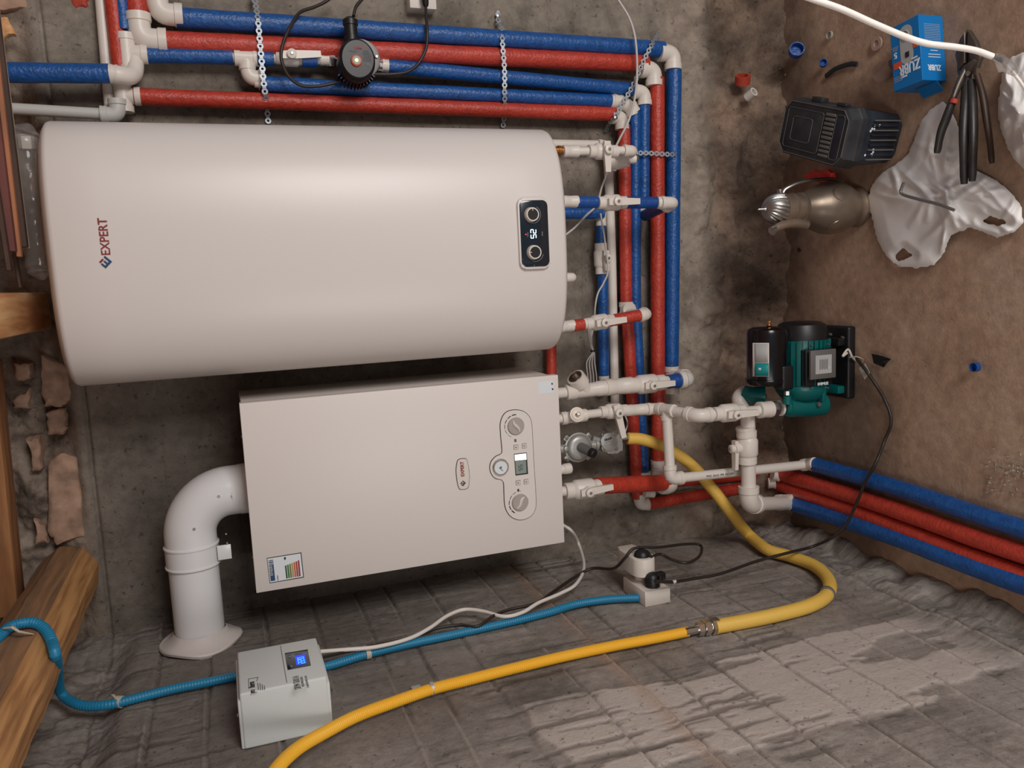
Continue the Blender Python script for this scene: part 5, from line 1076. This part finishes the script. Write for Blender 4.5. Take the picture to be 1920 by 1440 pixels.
# black canister with vented lid
o1, o2, o3 = V((1.134, -.304, 0)), V((1.085, -.545, 0)), V((.963, -.504, 0))
d1 = (o3 - o2).normalized(); d2 = (o1 - o2); d2 = (d2 - d1 * d2.dot(d1)).normalized(); W1, W2 = .129, .236; oc = o2 + d1 * W1 / 2 + d2 * W2 / 2
can = thing('plastic_canister', 'dusty black plastic canister with ribbed sides and a vented lid', 'canister', oc)
def octo(w, h, c): return [(-w + c, -h), (w - c, -h), (w, -h + c), (w, h - c), (w - c, h), (-w + c, h), (-w, h - c), (-w, -h + c)]
def loftp(levels, name, m, bev=0):
    mb = MB(); rings = [[mb.bm.verts.new(oc + d1 * p[0] - d2 * p[1] + Z * z) for p in octo(w, h, c)] for z, w, h, c in levels]
    for a, b2 in zip(rings, rings[1:]):
        for k in range(8): mb.bm.faces.new((a[k], a[(k + 1) % 8], b2[(k + 1) % 8], b2[k]))
    mb.bm.faces.new(rings[0][::-1]); mb.bm.faces.new(rings[-1]); return mb.build(name, m, can, 25)
loftp([(0, .050, .100, .02), (.006, .053, .104, .018), (.10, .060, .112, .018), (.118, .062, .115, .018)], 'body', 'canblue'); loftp([(.116, .0655, .1185, .02), (.130, .0655, .1185, .02), (.133, .0640, .117, .02), (.156, .062, .115, .02), (.160, .0585, .111, .02)], 'lid', 'canister')
for k in range(9): MB().box(oc - d2 * (.1055 + .0052) + d1 * (-.042 + k * .0105) + Z * .055, (.0010, .003, .040), (d1, d2, (Z + d2 * -.10).normalized())).build('rib', 'canline' if k % 2 == 0 else 'canblue', can)
zz_ = Z * .1604
MB().box(oc + zz_ + d2 * .032, (.044, .062, .0012), (d1, d2, Z), bev=.001).build('lid_panel', 'canister', can); MB().box(oc + zz_ + d2 * .036 + Z * .0012, (.026, .034, .0012), (d1, d2, Z), bev=.001).build('lid_recess', 'canister', can)
for k in range(10): MB().box(oc + zz_ - d2 * .052 + d1 * (-.044 + k * .0098) + Z * .001, (.0030, .0165, .0014), (d1, d2, Z), bev=.0009, seg=1).build('vent_slat', 'canline', can)
MB().box(oc + zz_ - d2 * .086, (.047, .0135, .0012), (d1, d2, Z), bev=.001).build('handle_recess', 'canblue', can)
for hw_, hh_, dd_ in ((.0445, .0625, .032), (.0265, .0345, .036), (.0475, .0140, -.086)):
    mb = MB(); q = [oc + d1 * p[0] + d2 * (dd_ + p[1]) + Z * (.1620 if hw_ != .0265 else .1632) for p in octo(hw_, hh_, .005)]
    for i in range(8): mb.tube([q[i], q[(i + 1) % 8]], .0006, 5)
    mb.build('moulded_line', 'canline', can)
mb = MB(); q = [oc + d1 * p[0] - d2 * p[1] + Z * .1605 for p in octo(.0580, .1105, .02)]
for i in range(8): mb.tube([q[i], q[(i + 1) % 8]], .0009, 5)
mb.build('worn_rim', 'canline', can)
for k in range(9): MB().box(oc + d2 * .119 + d1 * (-.04 + k * .009) + Z * .145, (.0025, .0035, .008), (d1, d2, Z)).build('grip_rib', 'canister', can)
MB().box(oc - d1 * .068 + d2 * .02 + Z * .140, (.006, .018, .010), (d1, d2, Z), bev=.002).build('latch', 'canister', can); MB().box(oc - d1 * .067 - d2 * .06 + Z * .140, (.004, .014, .008), (d1, d2, Z), bev=.002).build('latch', 'canister', can)
r_ = random.Random(4)
for i in range(11):
    s_ = -1 if i % 2 else 1; w_ = d1 * (s_ * .026 + r_.uniform(-.008, .008)); MB().lathe(oc - d2 * .1125 + w_ + Z * (.09 + r_.uniform(-.016, .012)) , -d2, [(0, .0028), (.0006, r_.uniform(.0012, .003)), (.0008, 0)], 7).build('paint_fleck', 'boxwhite', can)
# blue carton
bd1 = (V((1.128, -.634, 0)) - V((1.262, -.62, 0))).normalized(); bd2 = V((-bd1.y, bd1.x, 0)) * -1
if bd2.y < 0: bd2 = -bd2
Lb, Db, Hb = .135, .076, .066; bo = V((1.262, -.62, 0)) + bd1 * Lb / 2 + bd2 * Db / 2
car = thing('carton', 'bright blue printed carton lying on the floor with its end flap open', 'box', bo)
MB().box(bo + Z * Hb / 2, (Lb / 2, Db / 2, Hb / 2), (bd1, bd2, Z), bev=.0008, seg=1).build('carton_body', 'box', car)
e = bo + bd1 * (Lb / 2); MB().box(e + bd1 * .010 - bd2 * .012 + Z * .018, (.013, .026, .0006), ((bd1 * .75 - Z * .66).normalized(), bd2, (bd1 * .66 + Z * .75).normalized())).build('end_flap', 'box', car)
MB().box(e + bd1 * .001 + bd2 * -.005 + Z * .032, (.0004, .018, .0009), (bd1, bd2, Z)).build('flap_slot', 'print', car)
tz = Z * (Hb + .0004); up_ = bd1            # lettering is read away from the camera
T = lambda a, c: bo + bd1 * (-Lb / 2 + Lb * a) + bd2 * (-Db / 2 + Db * c) + tz     # a: along the box from its far right end, c: away from the camera
text('ZUBR', T(.72, .40), bd2, bd1, .030, 'boxwhite', car, bold=.0006, squeeze=.72)
for c0, c1, a in ((.12, .32, .615), (.50, .72, .83)): MB().box(T(a, (c0 + c1) / 2), (.0018, Db * (c1 - c0) / 2, .0003), (bd1, bd2, Z)).build('swoosh', 'boxwhite', car)
MB().prism(rounded(.040, .0165, .015), T(.36, .46), bd1, bd2, .0006).build('device_picture', 'boxgrey', car); MB().lathe(T(.22, .48), Z, [(.0006, .0125), (.0012, .0115)], 24).build('device_picture', 'lprint', car); MB().lathe(T(.22, .48), Z, [(.0012, .009), (.0015, .009)], 20).build('device_picture', 'print', car)
MB().box(T(.52, .44) + Z * .0008, (.0055, .0050, .0003), (bd1, bd2, Z)).build('device_window', 'dark', car); MB().box(T(.62, .80), (.0065, .010, .0004), (bd1, bd2, Z)).build('orange_strip', 'orange', car); MB().box(T(.42, .15), (.0065, .006, .0004), (bd1, bd2, Z)).build('orange_strip', 'orange', car)
text('5', T(.45, .86), bd2, bd1, .017, 'boxwhite', car, bold=.0004)
for k in range(3): MB().box(T(.33 + k * .025, .86), (.0006, .008 - k * .0015, .0003), (bd1, bd2, Z)).box(T(.80 + k * .03, .82), (.0006, .011, .0003), (bd1, bd2, Z)).build('small_print', 'lprint', car)
Fr = lambda a, h: bo - bd2 * (Db / 2 + .0004) + bd1 * (-Lb / 2 + Lb * a) + Z * (Hb * h)
text('ZUBR', Fr(.80, .48), Z, bd1, .0165, 'boxwhite', car, bold=.0004, squeeze=.85)
for a, w in ((.64, .5), (.60, .5), (.54, .3)): MB().box(Fr(a, .45), (.0007, .0003, Hb * w / 2), (bd1, bd2, Z)).build('small_print', 'boxwhite', car)
for k in range(14): MB().box(Fr(.14 + k * .026, .48), (.0004, .0002, Hb * .33), (bd1, bd2, Z)).build('small_print', 'lprint', car)

# plastic bags: crumpled thin sheets with real height
def bag(label, outline, holes, hmax, seed, step=4.0, hand=None):
    U_ = [p[0] for p in outline]; V_ = [p[1] for p in outline]; O = np.array(outline, float)
    gu = np.arange(min(U_) - step, max(U_) + step, step); gv = np.arange(min(V_) - step, max(V_) + step, step); uu, vv = np.meshgrid(gu, gv, indexing='ij')
    def inside(O, u, v):
        r = np.zeros(u.shape, bool); n = len(O)
        for i in range(n):
            x0, y0 = O[i]; x1, y1 = O[(i + 1) % n]; c = ((y0 > v) != (y1 > v)) & (u < (x1 - x0) * (v - y0) / ((y1 - y0) or 1e-9) + x0); r ^= c
        return r
    def dist(O, u, v):
        d = np.full(u.shape, 1e9)
        for i in range(len(O)):
            a, c = O[i], O[(i + 1) % len(O)]; ab = c - a; t = np.clip(((u - a[0]) * ab[0] + (v - a[1]) * ab[1]) / (ab @ ab + 1e-9), 0, 1); d = np.minimum(d, np.hypot(u - a[0] - t * ab[0], v - a[1] - t * ab[1]))
        return d
    ins_ = inside(O, uu, vv); d = dist(O, uu, vv); dh = np.full(uu.shape, 1e9); hole = np.zeros(uu.shape, bool)
    for H in holes: H = np.array(H, float); hole |= inside(H, uu, vv); dh = np.minimum(dh, dist(H, uu, vv))
    ok = ins_ & ~hole
    env = np.clip(d / 26, 0, 1) ** .55 * np.clip(dh / 16, .25, 1)
    rb = random.Random(seed); cu, cv_ = sum(U_) / len(U_), sum(V_) / len(V_)
    h = .003 + hmax * env * (.42 + .9 * fbm(uu / 75, vv / 75, 2, seed + 23)); wu = 16 * fbm(uu / 60, vv / 60, 3, seed + 3); wv = 16 * fbm(uu / 60, vv / 60, 3, seed + 5)
    for q in range(46):
        k0 = rb.randrange(len(outline)); a0 = np.array(outline[k0], float); t0 = rb.uniform(.1, .9); pu, pv = a0[0] + (cu - a0[0]) * t0, a0[1] + (cv_ - a0[1]) * t0
        an = math.atan2(cv_ - a0[1], cu - a0[0]) + rb.gauss(0, .5); du, dv = math.cos(an), math.sin(an); L_ = rb.uniform(25, 70); w_ = rb.uniform(5, 15)
        s_ = (uu + wu - pu) * du + (vv + wv - pv) * dv; c_ = -(uu + wu - pu) * dv + (vv + wv - pv) * du
        h = h + rb.uniform(.25, .6) * hmax * .42 * np.clip(1 - np.abs(c_) / w_, 0, 1) ** 1.1 * np.clip(1 - (s_ / L_) ** 2, 0, 1) * np.clip(d / 8, .15, 1)
    idx = -np.ones(uu.shape, int); vs = []
    for i, j in zip(*np.where(ok)): idx[i, j] = len(vs); vs.append(P(float(uu[i, j]), float(vv[i, j]), z=float(max(h[i, j], .003))))
    fs = []
    for i in range(uu.shape[0] - 1):
        for j in range(uu.shape[1] - 1):
            q = [idx[i, j], idx[i + 1, j], idx[i + 1, j + 1], idx[i, j + 1]]; q = [k for k in q if k >= 0]
            if len(q) >= 3: fs.append(q)
    o = raw('plastic_bag', vs, fs, 'bag'); md = o.modifiers.new('film', 'SOLIDIFY'); md.thickness = .0006
    md = o.modifiers.new('sm', 'SUBSURF'); md.levels = md.render_levels = 1
    return tag(o, label, 'bag')
ol = [(1769, 187), (1745, 204), (1726, 225), (1714, 258), (1700, 291), (1679, 307), (1655, 322), (1634, 345), (1625, 373), (1634, 409), (1642, 447), (1653, 470), (1670, 491), (1688, 503), (1721, 504), (1752, 499), (1771, 475), (1783, 444), (1796, 436), (1809, 435), (1816, 428), (1832, 432), (1870, 447), (1903, 437), (1920, 418), (1918, 388), (1896, 359), (1870, 338), (1832, 319), (1812, 296), (1803, 262), (1797, 232), (1785, 206)]
bag('large crumpled white carrier bag with torn handles under the black pliers', ol, [[(1680, 477), (1694, 467), (1710, 479), (1684, 489)], [(1842, 416), (1856, 407), (1889, 416), (1873, 422)]], .042, 3, 3.2)
bag('white plastic bag cut off by the right edge of the picture', [(1990, 88), (1920, 96), (1896, 106), (1880, 128), (1873, 170), (1868, 208), (1874, 240), (1888, 278), (1903, 303), (1925, 322), (1990, 330)], [], .065, 33, 3.4)
# pliers, hex key
def grip(t, pts, r, m, name='handle', flat=.8, k=6):
    r = r * 1.25
    s = smooth(pts, k); n = len(s); rr = [r * (.82 + .18 * math.sin(PI * min(1, i / n * 1.3))) for i in range(n)]; rr[-1] *= .8
    return MB().tube(s, rr, 12, flat=flat).build(name, m, t, 60)
H = lambda u, v, z=.05: P(u, v, z=z)
pl1 = thing('pump_pliers', 'open slip-joint pliers with spread handles, lying across the white bag', 'pliers', H(1815, 130, .03))
grip(pl1, [H(1812, 128, .035), H(1797, 160, .05), H(1787, 186, .062)], .0065, 'toolmet', 'shank'); grip(pl1, [H(1788, 184, .063), H(1775, 220, .07), H(1764, 250, .072), H(1757, 287, .07)], .0078, 'toolblk'); MB().tube([H(1790, 186, .064), H(1787, 194, .066)], .0081, 12).build('red_band', 'redring', pl1)
grip(pl1, [H(1832, 140, .03), H(1843, 180, .032), H(1850, 225, .034), H(1856, 265, .034), H(1860, 306, .032)], .0062, 'rust')
MB().prism([(p[0], p[1]) for p in [(-.012, -.006), (.012, -.008), (.030, .0), (.028, .008), (.004, .012), (-.012, .006)]], H(1812, 136, .034), (H(1838, 112, .034) - H(1812, 136, .034)).normalized(), Z.cross((H(1838, 112, .034) - H(1812, 136, .034)).normalized()), .008, bev=.002).build('joint', 'toolmet', pl1)
MB().lathe(H(1816, 138, .042), Z, [(0, .005), (.003, .005), (.004, .003)], 12).build('pivot', 'steel', pl1)
for poly in ([(1822, 56), (1836, 78), (1845, 108), (1838, 128), (1826, 112), (1820, 84)], [(1818, 56), (1806, 74), (1797, 104), (1804, 132), (1816, 118), (1816, 84)]): plate(pl1, 'jaw', poly, .011, 'toolmet', bev=.003, z=.022)
pl2 = thing('pump_pliers', 'closed black-handled pliers lying under the open pair on the white bag', 'pliers', H(1818, 200, .04))
grip(pl2, [H(1812, 150, .03), H(1810, 200, .05), H(1807, 260, .062), H(1808, 345, .062)], .0086, 'toolblk'); grip(pl2, [H(1822, 152, .03), H(1824, 200, .045), H(1825, 260, .055), H(1823, 340, .058)], .0082, 'toolblk')
plate(pl2, 'head', [(1800, 108), (1812, 92), (1826, 96), (1832, 120), (1828, 158), (1808, 158), (1800, 134)], .010, 'toolmet', bev=.003, z=.014)
hk = thing('hex_key', 'grey L-shaped hex key resting on the white carrier bag', 'tool', H(1695, 362, .06))
MB().tube(smooth([H(1695, 342, .064), H(1690, 354, .064), H(1689, 361, .064), H(1696, 366, .064), H(1720, 373, .064), H(1760, 383, .062), H(1789, 394, .060)], 5), .0034, 6).build('bar', 'aludk', hk)
# red torn plastic piece, caps and offcuts
t = thing('plastic_scrap', 'torn bright red plastic cap piece between canister and jug', 'scrap', P(1545, 330, z=.0))
for i, (q, h0) in enumerate(([[(1508, 330), (1530, 318), (1550, 322), (1545, 340), (1525, 340)], .07], [[(1530, 322), (1556, 318), (1563, 324), (1560, 340), (1542, 342)], .075], [[(1548, 330), (1566, 324), (1568, 340), (1556, 345)], .068])): plate(t, 'shard', q, .006, 'redplastic', bev=.0015, z=h0)
MB().tube([V((P(1540, 332, z=.02).x, P(1540, 332, z=.02).y, .0)), P(1545, 332, z=.07)], [.014, .017], 10).build('stem', 'redplastic', t)
def ring(label, u, v, z, d, R, h, m, wall=.003, cat='ring', name='pipe_offcut'):
    o = MB().lathe(P(u, v, z=z), d, [(0, R), (h, R), (h, R - wall), (.001, R - wall), (.001, 0)], 24).build(name, m); return tag(o, label, cat)
ring('blue foam ring offcut standing on the floor near the upper edge', 1492, 98, .018, V((.25, -.85, .45)), .019, .018, 'bluetape', cat='offcut')
ring('small blue bottle cap beside the brown strip of debris', 1544, 120, .010, V((.2, -.7, .7)), .0095, .010, 'bluetape', .0015, cat='cap', name='bottle_cap')
ring('blue bottle cap alone on the bare floor right of the pump', 1832, 688, .002, Z, .0098, .011, 'bluetape', .0015, cat='cap', name='bottle_cap')
ring('dusty whitish cap lying flat on the floor between blue ring and carton', 1557, 66, .002, Z, .0098, .006, 'capclear', .002, cat='cap', name='bottle_cap')
ring('pinkish white disc on the floor beside the blue carton', 1645, 82, .001, Z, .0155, .004, 'pinkcap', .008, cat='cap', name='bottle_cap')
tag(MB().lathe(P(1645, 148, z=.015), (P(1668, 128, z=.015) - P(1645, 148, z=.015)), [(0, .008), (.003, .014), (.05, .014), (.05, 0)], 20).build('pipe_offcut', 'pinkcap'), 'white stub of pipe poking out from behind the blue carton', 'offcut')
tag(MB().lathe(P(1392, 157, y=-.07), V((.9, -.5, .25)), [(0, .020), (.022, .020), (.022, .013), (.001, .013)], 24).build('pipe_offcut', 'redring'), 'red foam ring offcut lying in the wall corner', 'offcut')
tag(MB().lathe(P(1409, 176, y=-.085), V((.35, -.8, -.2)), [(-.016, .0125), (.010, .0125), (.010, .008), (-.014, .008)], 22).build('pipe_offcut', 'socket'), 'short white pipe offcut beside the red ring in the wall corner', 'offcut')
tag(MB().tube(smooth([P(u, v, z=.004) for u, v in ((1548, 143), (1563, 131), (1580, 124), (1596, 120), (1607, 121))], 5), .0028, 7, flat=2.2).build('cable_tie', 'darkleaf'), 'dark bent strip of debris beside the small blue cap', 'debris')
t = plate(None, 'foil_scrap', [(1634, 663), (1643, 668), (1652, 664), (1661, 669), (1671, 673), (1670, 679), (1662, 681), (1658, 689), (1646, 687), (1637, 680)], .007, 'darkleaf', bev=.002, z=.003) if False else None
mb = MB(); q = [P(u, v, z=z) for u, v, z in ((1634, 663, .012), (1652, 667, .018), (1671, 673, .006), (1662, 682, .014), (1657, 689, .004), (1638, 681, .005))]; cc = P(1651, 675, z=.006); vv_ = [mb.bm.verts.new(p) for p in q]; cv = mb.bm.verts.new(cc); lo = mb.bm.verts.new(cc - Z * .004)
for i in range(6): mb.bm.faces.new((vv_[i], vv_[(i + 1) % 6], cv)); mb.bm.faces.new((vv_[(i + 1) % 6], vv_[i], lo))
tag(mb.build('foil_scrap', 'darkleaf'), 'crumpled black scrap on the floor right of the pump', 'scrap')
tag(MB().box(P(1498, 469, z=.003), (.005, .004, .003), ((X + Y * .5).normalized(), (Y - X * .5).normalized(), Z), bev=.0012, seg=1).build('stone_chip', 'darkleaf'), 'tiny black chip on the floor between jug and pump', 'debris')
# loose grit along the foot of the pipes: crumbs nobody could count
mb = MB(); r_ = random.Random(9)
for i in range(220):
    if i < 120: c = P(r_.uniform(1850, 1935), r_.gauss(895, 22), z=.0)
    elif i < 170: c = P(r_.gauss(1450, 12), r_.uniform(790, 870), z=.001)
    else: c = V((r_.uniform(.2, 1.4), r_.uniform(-.12, -.04), .002))
    s = r_.uniform(.0008, .003); a = V((r_.gauss(0, 1), r_.gauss(0, 1), r_.gauss(0, .4))).normalized(); b2 = a.cross(V((r_.random(), .3, 1))).normalized(); mb.box(c + Z * s * .5, (s, s * .7, s * .55), (a, b2, a.cross(b2)), taper=.7)
o = mb.build('grit', 'mortar', None, 30); o['kind'] = 'stuff'; tag(o, 'loose grit and mortar crumbs scattered over the floor', 'grit')
